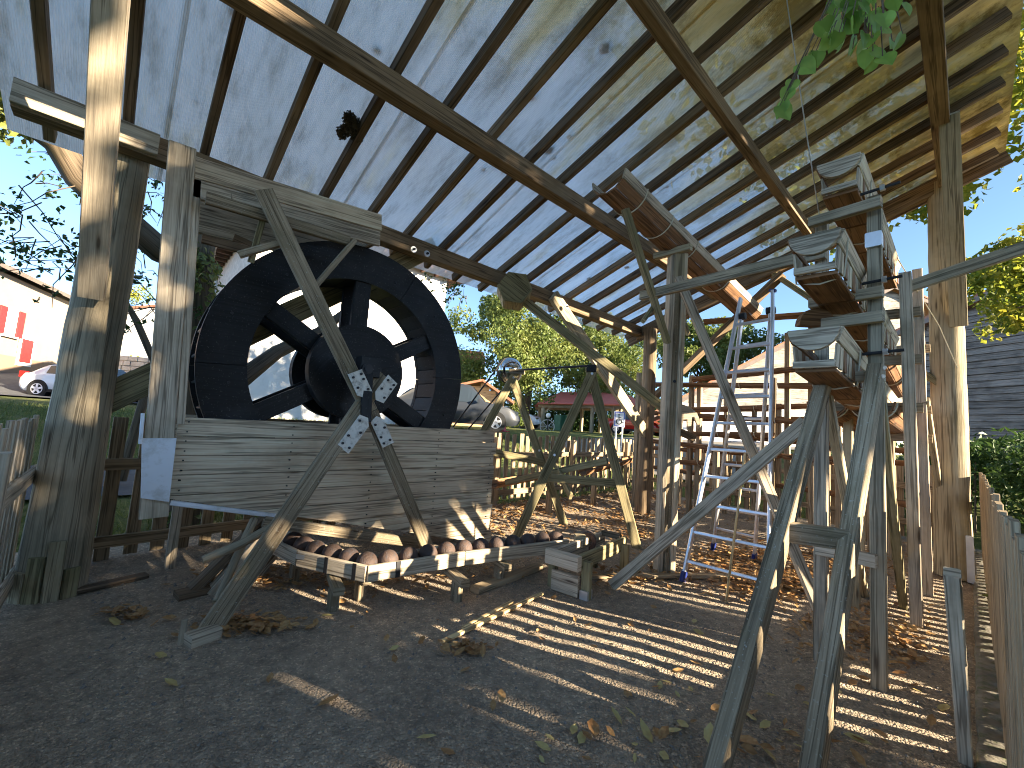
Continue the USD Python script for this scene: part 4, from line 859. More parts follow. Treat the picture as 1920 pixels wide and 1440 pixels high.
bar(aty(1206, 602, 2.1), aty(1228, 570, 2.12), 0.04, 0.05, up=cn).build('strut_tie', 'green_wood', cp)
bar(aty(1268, 560, 2.4), aty(1290, 628, 2.4), 0.04, 0.07, up=cn).build('strut', 'green_wood', cp)
bar(aty(1272, 520, 2.06), atz(1545, 1165, 0.0), 0.085, 0.05, up=cn).build('long_strut', 'grey_wood', cp)
bar(atz(1148, 1098, 0.02), V(3.5, 0.77, 1.56), 0.05, 0.095).build('cross_strut', 'grey_wood', cp)
bar(V(3.68, 2.20, 2.77), V(3.53, 0.66, 2.77), 0.05, 0.09).build('cross_beam', 'pole_wood', cp)

# ------------------------------------------------------------------ half-round chutes
def half_round(p0, p1, r, th=0.018, staves=6, mat='chute_wood', parent=None, straps=(), name='stave', up=(0, 0, 1), gap=0.06):
    p0, p1 = V(*p0), V(*p1); d = unit(p1 - p0); sd = unit(np.cross(d, V(*up))); nn = np.cross(sd, d)
    for k in range(staves):
        a = math.pi * (1 + (k + .5) / staves); q = sd * math.cos(a) * r + nn * math.sin(a) * r; nr = sd * math.cos(a) + nn * math.sin(a)
        m = mat if isinstance(mat, str) else mat[k % len(mat)]
        bar(p0 + q, p1 + q, r * math.pi / staves - 0.002, th, up=nr, c=0.003).build(name, m, parent)
    for s in straps:
        c = p0 + (p1 - p0) * s; aa = np.linspace(math.pi, 2 * math.pi, 14)
        tube(np.array([c + (sd * math.cos(a) + nn * math.sin(a)) * (r + th / 2 + .006) for a in aa]), 0.0065, 6).build('strap', 'rope', parent, smooth=True)
uc = thing('upper_chute', 'long half round wooden chute sloping down under the roof', 'chute', (3.03, 2.2, 3.7))
c0, c1 = aty(1141, 335, 2.2), aty(1405, 588, 2.2)
half_round(c0 + V(0, 0, .03), c1 + V(0, 0, .06), 0.175, mat=('grey_wood', 'chute_wood', 'chute_wood', 'chute_wood', 'chute_wood', 'grey_wood'), parent=uc, straps=(0.10, 0.24, 0.40, 0.66))
bar(PT + V(-.1, -.2, .0), PT + V(-.1, .22, .0), 0.07, 0.07).build('chute_bearer', 'tan_wood', uc)

tw = thing('chute_tower', 'front pair of grey posts with splayed legs carrying the stacked chutes', 'tower', (3.5, 0.55, 0))
bar((3.475, 0.40, -.02), (3.58, 0.40, 3.10), 0.072, 0.075).build('post', 'pole_wood', tw)
bar((3.55, 0.70, -.02), (3.62, 0.70, 3.05), 0.072, 0.075).build('post', 'grey_wood', tw)
# front splayed legs, tie and rear legs
LA, LB = atz(1336, 1470), atx(1549, 700, 3.47)
RA, RB = atz(1519, 1470), atx(1643, 690, 3.42)
bar(LA, LB, 0.075, 0.095).build('leg', 'moss_wood', tw)
bar(RA, RB, 0.075, 0.095).build('leg', 'moss_wood', tw)
L0 = lambda q: LA * (1 - q) + LB * q
R0 = lambda q: RA * (1 - q) + RB * q
def hit(px, py, fa): 
    best = min(np.linspace(0, 1, 400), key=lambda q: abs(proj(fa(q))[1] - py)); return fa(best)
def proj(p): q = RW.T @ (np.asarray(p, float) - CAM); return CX + F * q[0] / q[2], CY + F * q[1] / q[2]
bar(hit(1475, 995, L0) - V(0, .0, 0), hit(1600, 1012, R0), 0.06, 0.105).build('tie_bar', 'moss_wood', tw)
bar((3.62, .70, 1.93), (5.40, 0.72, 0), 0.06, 0.085).build('leg', 'tan_wood', tw)
bar((3.55, .40, 1.93), (5.37, 0.445, 0), 0.06, 0.085).build('leg', 'green_wood', tw)
bar(aty(1500, 985, .70) * V(0, 0, 0) + V(3.52, .715, .72), V(3.45, .40, .73), 0.05, 0.08).build('tie_bar', 'grey_wood', tw)
for z in (1.86, 2.24, 2.40, 3.0):
    bar((3.50, 0.75, z), (3.45, 0.35, z), 0.055, 0.07).build('cross_rail', 'pole_wood', tw)
for z, px in ((2.42, 0), (1.95, 0), (3.04, 0)):
    a = V(3.48, 0.46, z + .06); disc(a, a + V(0.0, -0.20, 0.012), 0.010, 8).build('threaded_rod', 'dark_iron', tw); disc(a + V(0, -.10, .006), a + V(0, -.125, .0075), 0.022, 6).build('nut', 'zinc', tw)
box((3.54, .40, 2.78), (0.08, 0.085, 0.10)).build('bracket', 'zinc', tw)

for q_ in (LB, RB, LB * .97 + LA * .03, RB * .97 + RA * .03):
    q_ = q_ - mf * .04; disc(q_, q_ - mf * .02, .013, 8).build('bolt', 'zinc', tw)
t2 = thing('rear_tower', 'rear pair of grey posts behind the chute tower beside the right post', 'tower', (5.5, 0.35, 0))
bar((4.92, 0.33, -.02), aty(1697, 512, 0.345), 0.075, 0.08).build('post', 'grey_wood', t2)
bar((6.10, 0.325, -.02), aty(1720, 506, 0.34), 0.075, 0.08).build('post', 'grey_wood', t2)
bar((5.05, .80, -.02), (5.10, .78, 2.0), 0.07, 0.07).build('post', 'tan_wood', t2)
bar((6.15, .85, -.02), (6.2, .85, 2.2), 0.07, 0.07).build('post', 'tan_wood', t2)
bar((6.10, .30, 1.95), (8.3, .22, .0), 0.055, 0.085).build('leg', 'tan_wood', t2)
bar((4.95, .72, .0), (4.95, .72, .42), 0.06, 0.06).build('stub', 'tan_wood', t2)
for x, z in ((4.95, 2.62), (4.95, 2.2), (4.96, 1.78), (6.12, 2.5), (6.12, 1.85), (6.12, 1.55)):
    bar((x + .03, 0.92, z), (x + .03, 0.26, z), 0.05, 0.085).build('cross_rail', 'fence_wood', t2)
bar((5.0, 0.40, 2.84), (5.0, -0.40, 3.06), 0.05, 0.10, up=(0, 0, 1)).build('side_beam', 'pole_wood', t2)

def chute_box(name, label, x0, x1, yc, zt, drop, bands):
    t = thing(name, label, 'chute', (x0, yc, zt))
    hw = 0.125
    pol = [(-hw, 0), (hw, 0)] + [(hw * math.cos(a), -0.125 * math.sin(a)) for a in np.linspace(0.12, math.pi - 0.12, 11)]
    prism(pol, (V(x0, yc, zt), V(0, 1, 0), V(0, 0, 1), V(-1, 0, 0)), 0.035).build('end_plate', 'grey_wood', t)
    z1 = zt - drop
    for s in (-1, 1):
        bar((x0, yc + s * 0.118, zt - .035), (x1, yc + s * 0.112, z1 - .035), 0.02, 0.085, up=V(0, s * .35, 1)).build('side_plank', 'plank_wood' if s < 0 else 'chute_wood', t)
        # short upright slips under the rim
        n = int((x1 - x0) / 0.085)
        for k in range(n):
            q = (k + .5) / n; x = x0 + (x1 - x0) * q; zz = zt + (z1 - zt) * q
            bar((x, yc + s * 0.104, zz - .085), (x, yc + s * (0.094 + .006 * (k % 3)), zz - .215), 0.075, 0.012, up=(0, 1, 0)).build('slip', ('grey_wood', 'plank_wood', 'chute_wood')[k % 3], t)
    nb = max(2, int((x1 - x0) / 0.5))
    for k in range(nb):
        a, b = k / nb, (k + 1) / nb - 0.004
        bar((x0 + .02 + (x1 - x0) * a, yc, zt - drop * a - .235), (x0 + (x1 - x0) * b, yc, zt - drop * b - .235), 0.20, 0.022).build('bottom_board', 'chute_wood', t)
    bar((x0 - .012, yc - .10, zt - .205), (x0 - .012, yc + .10, zt - .205), 0.03, 0.04).build('lip', 'grey_wood', t)
    for q in bands:
        x = x0 + (x1 - x0) * q; zz = zt + (z1 - zt) * q
        tube([V(x, yc - .135, zz - .0), V(x + .02, yc - .128, zz - .09), V(x, yc - .118, zz - .235), V(x, yc, zz - .258), V(x, yc + .118, zz - .235), V(x, yc + .135, zz)], 0.005, 6).build('cord', 'rope', t, smooth=True)
    return t
c1_ = chute_box('box_chute', 'topmost boxed chute with half round end board under the roof', 3.55, 5.9, 0.585, 3.43, 0.06, (0.15, 0.4))
c2_ = chute_box('box_chute', 'middle boxed chute with half round end board on the tower', 2.85, 5.6, 0.585, 2.62, 0.10, (0.04, 0.3, 0.6))
c3_ = chute_box('box_chute', 'lowest boxed chute with mossy end board on the tower', 2.90, 5.6, 0.60, 2.07, 0.16, (0.2, 0.5))
hd_ = thing('half_wheel', 'brown half disc standing behind the lowest boxed chute', 'disc', (3.3, .66, 2.1))
c = atd(1535, 612, np.dot(V(3.5, .66, 2.1) - CAM, mf)); prism([(0.13 * math.cos(a), 0.13 * math.sin(a)) for a in np.linspace(0, math.pi, 20)], (c, unit(mr * V(1, 1, 0)), V(0, 0, 1), unit(mf * V(1, 1, 0))), 0.05).build('half_disc', 'chute_wood', hd_)
rc = thing('round_chute', 'half round chute open end showing below the lowest boxed chute', 'chute', (4.4, .6, 1.8))
half_round((4.6, 0.86, 1.80), (7.0, 0.86, 1.70), 0.14, parent=rc, straps=(0.02,)); half_round((4.6, 0.55, 1.80), (7.0, 0.55, 1.70), 0.14, parent=rc, straps=(0.02,))

for i_, (a_, b_, lab_) in enumerate((((5.1, .62, 2.42), (8.2, .70, 2.30), 'upper of the half round chutes running back between the rear posts'), ((5.2, .95, 1.5), (8.2, 1.05, 1.40), 'lower of the half round chutes running back between the rear posts'), ((5.0, .62, 2.02), (7.6, 1.2, 1.92), 'slanting half round chute crossing behind the rear posts'))):
    xc_ = thing('round_chute', lab_, 'chute', a_); half_round(a_, b_, .125, parent=xc_, straps=(.1, .6))
# ------------------------------------------------------------------ rack of zig-zag rails at the far end
rk = thing('rail_rack', 'rack of long zigzag half round rails before the end fence', 'rack', (7.6, 3, 0))
for (x, y, z) in ((7.44, 4.42, 2.6), (7.75, 3.5, 2.55), (7.78, 3.36, 2.4), (7.75, 2.16, 2.45), (7.85, 1.98, 3.2), (7.85, 1.66, 3.0), (7.7, 1.3, 2.5), (7.5, 3.9, 1.3), (7.7, .95, 2.6), (7.55, .72, 2.2), (6.6, 1.25, 2.05), (6.9, 2.7, 1.2)):
    bar((x, y, -.02), (x, y, z), 0.075, 0.09, up=(1, 0, 0)).build('post', 'fence_wood', rk)
RX = 7.6
for a, b in (((1195, 717), (1450, 719)), ((1460, 719), (1555, 719)), ((1300, 708), (1565, 680)), ((1297, 764), (1450, 762)), ((1303, 775), (1500, 786)), ((1300, 809), (1450, 811)), ((1195, 820), (1425, 845)), ((1470, 851), (1562, 861)), ((1195, 769), (1236, 771)), ((1322, 600), (1632, 578)), ((1260, 862), (1420, 866))):
    A, B = atx(*a, RX), atx(*b, RX)
    half_round(A, B, 0.075, 0.016, 5, 'chute_wood', rk, name='rail_stave', straps=(0.35, 0.8) if abs(b[0] - a[0]) > 120 else ())
rk2 = thing('rail_rack', 'second rack of rails and thin uprights close before the end fence', 'rack', (8.6, 2.5, 0))
for y, z in ((4.9, 1.7), (4.1, 1.9), (3.2, 2.2), (2.7, 2.0), (2.3, 2.1), (1.6, 2.3), (1.1, 2.0), (.8, 1.7), (.5, 1.9)): bar((8.6, y, -.02), (8.6, y, z), 0.07, 0.07).build('post', 'fence_wood', rk2)
for (y0, z0, y1, z1) in ((5.0, 1.55, 0.4, 1.45), (4.9, 1.15, .4, 1.28), (4.2, 1.80, .6, 1.92), (4.6, .75, .5, .68), (3.4, 2.02, .8, 2.15)): half_round((8.52, y0, z0), (8.52, y1, z1), 0.075, 0.016, 5, 'chute_wood', rk2, name='rail_stave', straps=(.3, .7))
rl = thing('low_chute', 'low half round chute pieces along the far picket fence', 'chute', (5, 5.2, .6))
half_round(aty(925, 903, 5.0), aty(1028, 884, 5.15), 0.10, parent=rl); half_round(aty(1092, 882, 5.15), aty(1212, 850, 5.1), 0.10, parent=rl)
for px, py in ((1028, 965), (1112, 950)): q = atz(px, py); bar(q, q + V(0, 0, 0.62), 0.08, 0.08).build('post', 'fence_wood', rl)

# ------------------------------------------------------------------ ladder
ld_ = thing('step_ladder', 'tall aluminium folding ladder with dark blue feet behind the cross strut', 'ladder', (4.8, 1.6, 0))
fa, fb = V(4.167, 1.92, 0.02), V(4.226, 1.203, 0.02)
ta_, tb_ = atx(1389, 560, 4.93), atx(1449, 546, 4.93)
fd_ = unit(np.cross(ta_ - fa, fb - fa))
for a, b in ((fa, ta_), (fb, tb_)):
    bar(a, b, 0.028, 0.066, up=fd_, c=0.006).build('stile', 'aluminium', ld_)
    bar(a - (b - a) * 0.004, a + unit(b - a) * 0.085, 0.042, 0.082, up=fd_, c=0.012).build('foot', 'blue_plastic', ld_)
for k in range(10):
    q = 0.06 + k * 0.0925
    bar(fa + (ta_ - fa) * q, fb + (tb_ - fb) * q, 0.028, 0.03, up=unit(tb_ - fb), c=0.006).build('rung', 'aluminium', ld_)
ra, rb = V(5.68, 2.24, 0.02), V(5.628, 1.75, 0.02)
ha, hb = fa + (ta_ - fa) * .93 + V(.05, -.03, 0), fb + (tb_ - fb) * .93 + V(.05, .03, 0)
rd_ = unit(np.cross(ha - ra, rb - ra))
for a, b in ((ra, ha), (rb, hb)):
    bar(a, b, 0.026, 0.06, up=rd_, c=0.006).build('stile', 'aluminium', ld_)
    bar(a - (b - a) * 0.004, a + unit(b - a) * 0.085, 0.042, 0.078, up=rd_, c=0.012).build('foot', 'blue_plastic', ld_)
for k in range(9):
    q = 0.10 + k * 0.098
    bar(ra + (ha - ra) * q, rb + (hb - rb) * q, 0.026, 0.028, up=unit(hb - rb), c=0.006).build('rung', 'aluminium', ld_)
for p in (ha, hb): disc(p - V(0, .04, 0), p + V(0, .04, 0), 0.04, 14).build('hinge', 'dark_iron', ld_)
bar(tb_ - V(0, .03, 0), tb_ + V(0, .03, .012), 0.05, 0.03).build('end_cap', 'blue_plastic', ld_)
# loose laths and planks on the ground
bar(V(*atz(1361, 1130)[:2], 0.0), atx(1397, 850, 3.98), 0.018, 0.018).build('thin_lath', 'lath_wood', label='thin tan lath leaning up in front of the ladder', category='lath')
bar(V(1.64, 2.275, 0.022), V(2.74, 2.45, 0.025), 0.032, 0.02).build('wood_lath', 'lath_wood', label='longer fresh yellow lath lying on the ground below the ball track', category='lath')
bar(V(1.86, 2.35, 0.020), V(2.42, 2.47, 0.022), 0.032, 0.018).build('wood_lath', 'lath_wood', label='shorter fresh yellow lath lying against the longer one', category='lath')
bar(atz(890, 1106, .03), atz(1012, 1062, .03), 0.1, 0.05).build('loose_plank', 'fence_wood', label='loose grey brown plank lying under the ball track', category='plank')
bar(atz(140, 1108, .025), atz(275, 1078, .025), 0.09, 0.03).build('loose_plank', 'rafter_wood', label='dark loose plank lying beside the big left post', category='plank')
bar(atz(1090, 1082, .02), atz(1450, 1082, .02), 0.09, 0.03, bow=0.02).build('loose_plank', 'fence_wood', label='long pale plank lying on the ground under the ladder feet', category='plank')
# wires
tube([aty(1475, 0, 0.75), aty(1512, 250, 0.75), aty(1540, 428, 0.75)], 0.004, 5).build('hanging_wire', 'zinc', smooth=True, label='thin vertical wire hanging from the roof to the middle chute', category='wire')
p_ = [atx(1681, 482, 5.6), atx(1760, 610, 6.6), atx(1795, 690, 6.98)]
tube(p_, 0.005, 5).build('stay_wire', 'rope', smooth=True, label='slanting stay wire tied round the right post', category='wire')

# ------------------------------------------------------------------ vehicles
def car(name, label, pos, heading, mat, L=4.3, W=1.75, H=1.47, wheelr=0.31):
    t = thing(name, label, 'car', pos)
    fx, fy = V(math.cos(heading), math.sin(heading), 0), V(-math.sin(heading), math.cos(heading), 0)
    T = lambda x, y, z: V(*pos) + fx * x + fy * y + V(0, 0, z)
    st = np.linspace(-L / 2, L / 2, 34)
    def prof(xs, ys): return np.interp(st / (L / 2), xs, ys)
    hood = prof([-1, -.95, -.80, -.60, -.32, 0.0, .25, .46, .80, .95, 1], [.62, .86, .98, 1.32, H - .02, H, H - .06, .98, .84, .72, .52])
    belt = prof([-1, -.9, -.5, 0, .45, .8, 1], [.60, .84, .92, .90, .88, .78, .50]); belt = np.minimum(belt, hood - .002)
    hw = prof([-1, -.93, -.6, 0, .6, .92, 1], [.62, .80, W / 2, W / 2, W / 2, .78, .55])
    rw = np.maximum(hw - 0.30 * np.clip((hood - belt) / .5, 0, 1) ** .8, .3)
    low = prof([-1, -.9, .9, 1], [.34, .22, .2, .3])
    rows = []
    for i, x in enumerate(st):
        w, r, z0, zb, zh = hw[i], rw[i], low[i], belt[i], hood[i]
        half = [(w * .82, z0), (w * .97, z0 + .12), (w, (z0 + zb) / 2), (w * .985, zb - .06), (w * .95, zb), (r + (w * .95 - r) * .5, zb + (zh - zb) * .5), (r, zh - .05 * (zh > zb + .1)), (r * .75, zh)]
        rows.append([T(x, y, z) for y, z in half] + [T(x, -y, z) for y, z in half[::-1]])
    v = np.array(rows).reshape(-1, 3); n = 16
    f = []
    for i in range(len(st) - 1):
        for k in range(n):
            a, b = i * n + k, i * n + (k + 1) % n; f += [(a, a + n, b + n), (a, b + n, b)]
    for k in range(1, n - 1): f += [(0, k, k + 1), ((len(st) - 1) * n, (len(st) - 1) * n + k + 1, (len(st) - 1) * n + k)]
    g = Geo(); g.add(v, f); g.build('body', mat, t, smooth=38)
    # side windows
    for s in (-1, 1):
        for (xa, xb) in ((-.52, -.06), (-.03, .36)):
            q = []
            for x in np.linspace(xa, xb, 8):
                X = x * L / 2; I = lambda arr: np.interp(X, st, arr)
                zb, zh, w, r = I(belt) + .03, I(hood) - .10, I(hw) * .95, I(rw)
                zh = max(zh, zb + .02)
                y = lambda z: w + (r - w) * np.clip((z - I(belt)) / max(.05, I(hood) - I(belt)), 0, 1) + .014
                q += [T(X, s * y(zb), zb), T(X, s * y(zh), zh)]
            ff = []
            for i in range(7): a = 2 * i; ff += [(a, a + 2, a + 3), (a, a + 3, a + 1)]
            g = Geo(); g.add(q, ff); g.build('side_window', 'car_glass', t)
    for nm, xa, xb in (('windscreen', .27, .455), ('rear_window', -.77, -.43)):
        q = []
        for x in np.linspace(xa, xb, 5):
            X = x * L / 2; I = lambda arr: np.interp(X, st, arr)
            q += [T(X, I(rw) * .86, I(hood) + .006), T(X, -I(rw) * .86, I(hood) + .006)]
        g = Geo(); g.add(q, [z for i in range(4) for z in ((2 * i, 2 * i + 2, 2 * i + 3), (2 * i, 2 * i + 3, 2 * i + 1))]); g.build(nm, 'car_glass', t)
    for xw in (-.60, .62):
        for s in (-1, 1):
            c = T(xw * L / 2, s * (W / 2 - .10), wheelr)
            disc(c - fy * s * .12, c + fy * s * .105, wheelr + .055, 26).build('wheel_arch', 'black_rubber', t)
            w_ = disc(c - fy * s * .1, c + fy * s * .115, wheelr, 28).build('wheel', 'black_rubber', t)
            prism(arc(wheelr * .60, wheelr * .68, 0, 6.283, 28), (c + fy * s * .116, fx, V(0, 0, 1), fy * s), 0.012).build('rim', 'aluminium', w_)
            for k in range(5):
                a = 2 * math.pi * k / 5 + .3; d = fx * math.cos(a) + V(0, 0, math.sin(a))
                bar(c + fy * s * .122, c + fy * s * .122 + d * wheelr * .64, wheelr * .26, 0.016, up=fy).build('spoke', 'aluminium', w_)
    for s in (-1, 1):
        c = T(-L / 2 * .93, s * .66, .86); bar(c - V(0, 0, .12), c + V(0, 0, .12), .16, .22, up=fx).build('tail_lamp', 'lamp_red', t)
        c = T(L / 2 * .93, s * .55, .66); bar(c - fy * .16, c + fy * .16, .14, .12).build('headlight', 'car_glass', t)
        c = T(.30 * L / 2 + .12, s * (W / 2 + .07), .98); bar(c - fy * .08, c + fy * .08, .08, .11).build('mirror', mat, t)
    bar(T(-L / 2 * .55, W / 2 - .01, .26), T(L / 2 * .55, W / 2 - .01, .26), .03, .12).build('sill', 'black_rubber', t); bar(T(-L / 2 * .55, -W / 2 + .01, .26), T(L / 2 * .55, -W / 2 + .01, .26), .03, .12).build('sill', 'black_rubber', t)
    return t
def ground_at(px, depth, dz=0):
    q = atd(px, 760, depth); q[2] = float(terrain(q[0], q[1])) + dz; return q
HA = math.atan2(-0.679, 0.731)
car('parked_car', 'white hatchback parked on the road behind the big left post', ground_at(172, 17.6, .0), HA + .12, 'car_white', L=4.5)
car('parked_car', 'dark grey car parked right of the wheel before the wooden shed', ground_at(853, 15.0, .06), HA + .10, 'car_grey', L=4.6, W=1.85, H=1.58)
car('parked_car', 'red car partly hidden behind the accessible parking sign', ground_at(1196, 29, .1), HA - .7, 'car_red', L=3.8)
car('parked_car', 'small white car far off left of the pavilion', ground_at(966, 31, .05), HA - .4, 'car_white', L=4.2)

# accessible parking sign
sg = thing('parking_sign', 'white parking sign with blue border and black wheelchair symbol', 'sign', ground_at(1161, 11.8))
c = atd(1161.5, 786, 11.8); sx_ = unit(V(mr[0], mr[1], 0)); sn = V(-sx_[1], sx_[0], 0) * -1
FRS = lambda o: (c + sn * o, sx_, V(0, 0, 1), sn)
W2, H2 = 0.155, 0.215
prism([(-W2, -H2), (W2, -H2), (W2, H2), (-W2, H2)], FRS(0), 0.012).build('plate', 'sign_white', sg)
import shapely.geometry as sgm
ring = sgm.box(-W2 + .015, -H2 + .015, W2 - .015, H2 - .015).difference(sgm.box(-W2 + .037, -H2 + .037, W2 - .037, H2 - .037))
prism(ring, FRS(0.0125), 0.003).build('border', 'sign_blue', sg)
sym = sgm.Point(-.02, .125).buffer(.022).union(sgm.LineString([(-.02, .10), (-.015, -.02), (.045, -.02), (.075, -.10), (.095, -.09)]).buffer(.012)).union(sgm.LineString([(-.02, .05), (.04, .05)]).buffer(.010))
sym = sym.union(sgm.LineString([(-.012 + .075 * math.cos(a), -.065 + .075 * math.sin(a)) for a in np.linspace(math.radians(130), math.radians(345), 24)]).buffer(.011))
prism(sym, FRS(0.0125), 0.003).build('wheelchair_symbol', 'sign_black', sg)
for px in (-.08, .10):
    q = c + sx_ * px - sn * .03; tube([V(q[0], q[1], 0.6), V(q[0], q[1], c[2] + .15)], 0.025, 10).build('post', 'zinc', sg, smooth=True)
# spoked wheel, lamp and bins by the pavilion
wv = thing('wagon_wheel', 'old iron spoked wheel leaning by the pavilion', 'wheel', ground_at(1026, 27))
c = atd(1026, 800, 27); prism(arc(.42, .47, 0, 6.283, 36), (c, sx_, V(0, 0, 1), sn), .05).build('rim', 'gutter', wv)
for k in range(8): a = k * math.pi / 4; bar(c, c + (sx_ * math.cos(a) + V(0, 0, math.sin(a))) * .44, .03, .03, up=sn).build('spoke', 'gutter', wv)
gl_ = thing('globe_lamp', 'white globe lamp on a thin post by the pavilion', 'lamp', ground_at(1028, 26.5))
c = atd(1028, 779, 26.5); m = trimesh.creation.icosphere(3, .15); g = Geo(); g.add(np.array(m.vertices) + c, np.array(m.faces)); g.build('globe', 'white_trim', gl_, smooth=True)
tube([V(c[0], c[1], .9), c], .03, 8).build('post', 'dark_iron', gl_, smooth=True)
for i, px in enumerate((1052, 1066)):
    q = ground_at(px, 29); bx = thing('green_bin', ('left' if i == 0 else 'right') + ' one of two green bins in the shade under the pavilion', 'bin', q)
    bar(q, q + V(0, 0, 1.0), .55, .55, taper=1.15, c=.04).build('body', 'green_bin', bx); bar(q + V(0, 0, 1.0), q + V(0, 0, 1.06), .68, .68, c=.02).build('lid', 'green_bin', bx)
cn_ = thing('traffic_cone', 'small red cone on the grass beyond the fence', 'cone', ground_at(944, 17)); q = ground_at(946, 17)
tube([q + V(0, 0, .02), q + V(0, 0, .45)], [.15, .03], 16).build('cone', 'lamp_red', cn_, smooth=True); bar(q - V(.2, 0, -.01), q + V(.2, 0, .01), .4, .03).build('base', 'lamp_red', cn_)

# ------------------------------------------------------------------ trees and plants
def leaves(centres, radii, n, size, seed, droop=0.3, shell=0.55, aspect=0.62, maple=False):
    """small folded leaves spread through lumpy clumps"""
    r = np.random.default_rng(seed)
    w = np.prod(np.asarray(radii), axis=1) ** (2 / 3); pick = r.choice(len(centres), n, p=w / w.sum())
    d = r.normal(size=(n, 3)); d /= np.linalg.norm(d, axis=1, keepdims=True)
    rad = shell + (1 - shell) * r.random(n) ** 0.5; inner = r.random(n) < 0.3; rad[inner] *= r.random(inner.sum())
    p = np.asarray(centres)[pick] + d * np.asarray(radii)[pick] * rad[:, None]
    p += (np.stack([meshkit.noise(p * 1.1 / max(size * 4, .3) * .5, k) for k in (1, 2, 3)], 1) - .5) * size * 5
    nrm = d * 0.6 + r.normal(size=(n, 3)) * 0.6 + [0, 0, .35]; nrm /= np.linalg.norm(nrm, axis=1, keepdims=True)
    t = r.normal(size=(n, 3)) + [0, 0, -droop * 3]; t -= nrm * (t * nrm).sum(1, keepdims=True); t /= np.linalg.norm(t, axis=1, keepdims=True)
    b = np.cross(nrm, t); s = size * r.uniform(.6, 1.35, n)[:, None]
    a0 = p - t * s * .5; a2 = p + t * s * .5; a1 = p + b * s * aspect * .5 + nrm * s * .12; a3 = p - b * s * aspect * .5 + nrm * s * .12
    v = np.stack([a0, a1, a2, a3], 1).reshape(-1, 3); i = np.arange(n)[:, None] * 4
    f = np.concatenate([i + [0, 1, 2], i + [0, 2, 3]], 1).reshape(-1, 3)
    return v, f
def clumps(c, R, n, rs, seed, squash=0.8):
    r = np.random.default_rng(seed); d = r.normal(size=(n, 3)); d /= np.linalg.norm(d, axis=1, keepdims=True)
    cs = np.asarray(c) + d * np.asarray(R) * (r.random((n, 1)) ** .4)
    return cs, np.stack([rs * r.uniform(.6, 1.3, n)] * 3, 1) * [1, 1, squash]
def limbs(g, base, targets, r0, seed, start=.35):
    r = np.random.default_rng(seed); base = np.asarray(base)
    top = np.mean(targets, axis=0)
    for q in targets:
        s = base + (top - base) * r.uniform(start, .8); m = (s + q) / 2 + r.normal(0, .12, 3) * np.linalg.norm(q - s)
        tube([s, m, q], [r0 * .45, r0 * .25, r0 * .06], 6, g)
def tree(name, label, base, crown_c, R, nclump, rs, n, size, mat, seed, r0=.2, group=None):
    t = thing(name, label, 'tree', base, group)
    cs, rr = clumps(crown_c, R, nclump, rs, seed)
    base = np.asarray(base, float); cc = np.asarray(crown_c, float)
    g = Geo(); mid = (base + cc) / 2 + [r0 * .8, -r0 * .5, 0]
    tube([base - V(0, 0, .2), base + (mid - base) * .3, mid, cc], [r0 * 1.25, r0, r0 * .75, r0 * .2], 12, g, wob=.04)
    g.build('trunk', 'bark', t, smooth=True)
    g = Geo(); limbs(g, base, cs[:14], r0, seed); g.build('limb', 'bark', t, smooth=True)
    g = Geo(); g.add(*leaves(cs, rr, n, size, seed + 1)); g.build('crown', mat, t)
    return t
def ctr(px, py, d): return atd(px, py, d)
def base_of(px, d): return ground_at(px, d)
tree('leafy_tree', 'large sunlit green tree behind the pavilion, left of the centre', base_of(985, 33), ctr(985, 655, 33), (6.0, 6.0, 3.9), 60, 1.5, 34000, .24, 'leaf_green', 101, .35, 'sunlit trees beyond the fence')
tree('leafy_tree', 'sunlit tree behind the red roof, hidden partly by the far post', base_of(1130, 36), ctr(1130, 672, 36), (4.6, 4.6, 3.4), 44, 1.3, 24000, .24, 'leaf_green', 103, .3, 'sunlit trees beyond the fence')
tree('leafy_tree', 'yellow green tree seen between the centre post and the ladder', base_of(1350, 27), ctr(1345, 672, 27), (3.6, 3.4, 2.8), 36, 1.0, 20000, .22, 'leaf_green', 105, .26, 'sunlit trees beyond the fence')
wd = Geo(); rw = np.random.default_rng(33)
cs = np.array([atd(px, 770 + rw.uniform(-8, 30), rw.uniform(46, 60)) for px in np.linspace(840, 1560, 90)]); cs[:, 2] = rw.uniform(1.5, 5.5, 90)
wd.add(*leaves(cs, np.tile([[3.2, 3.2, 2.4]], (90, 1)), 26000, .42, 34)); wd.build('far_woodland', 'leaf_dark', label='dark far off belt of trees behind the pavilion', category='woodland', kind='stuff')
hg = thing('dark_hedge', 'dark clipped hedge behind the pavilion', 'hedge', base_of(1080, 37))
cs = np.array([ctr(px, 792, 37) for px in np.linspace(930, 1260, 30)]) + np.random.default_rng(3).normal(0, .3, (30, 3))
g = Geo(); g.add(*leaves(cs, np.tile([[1.2, 1.2, 2.0]], (30, 1)), 15000, .25, 7)); g.build('foliage', 'leaf_dark', hg)
bsh = thing('green_bush', 'rounded sunlit bush left of the pavilion behind the grey car', 'bush', base_of(962, 24))
cs, rr = clumps(ctr(962, 785, 24), (1.1, 1, .7), 12, .5, 9); g = Geo(); g.add(*leaves(cs, rr, 4500, .14, 10)); g.build('foliage', 'leaf_green', bsh)
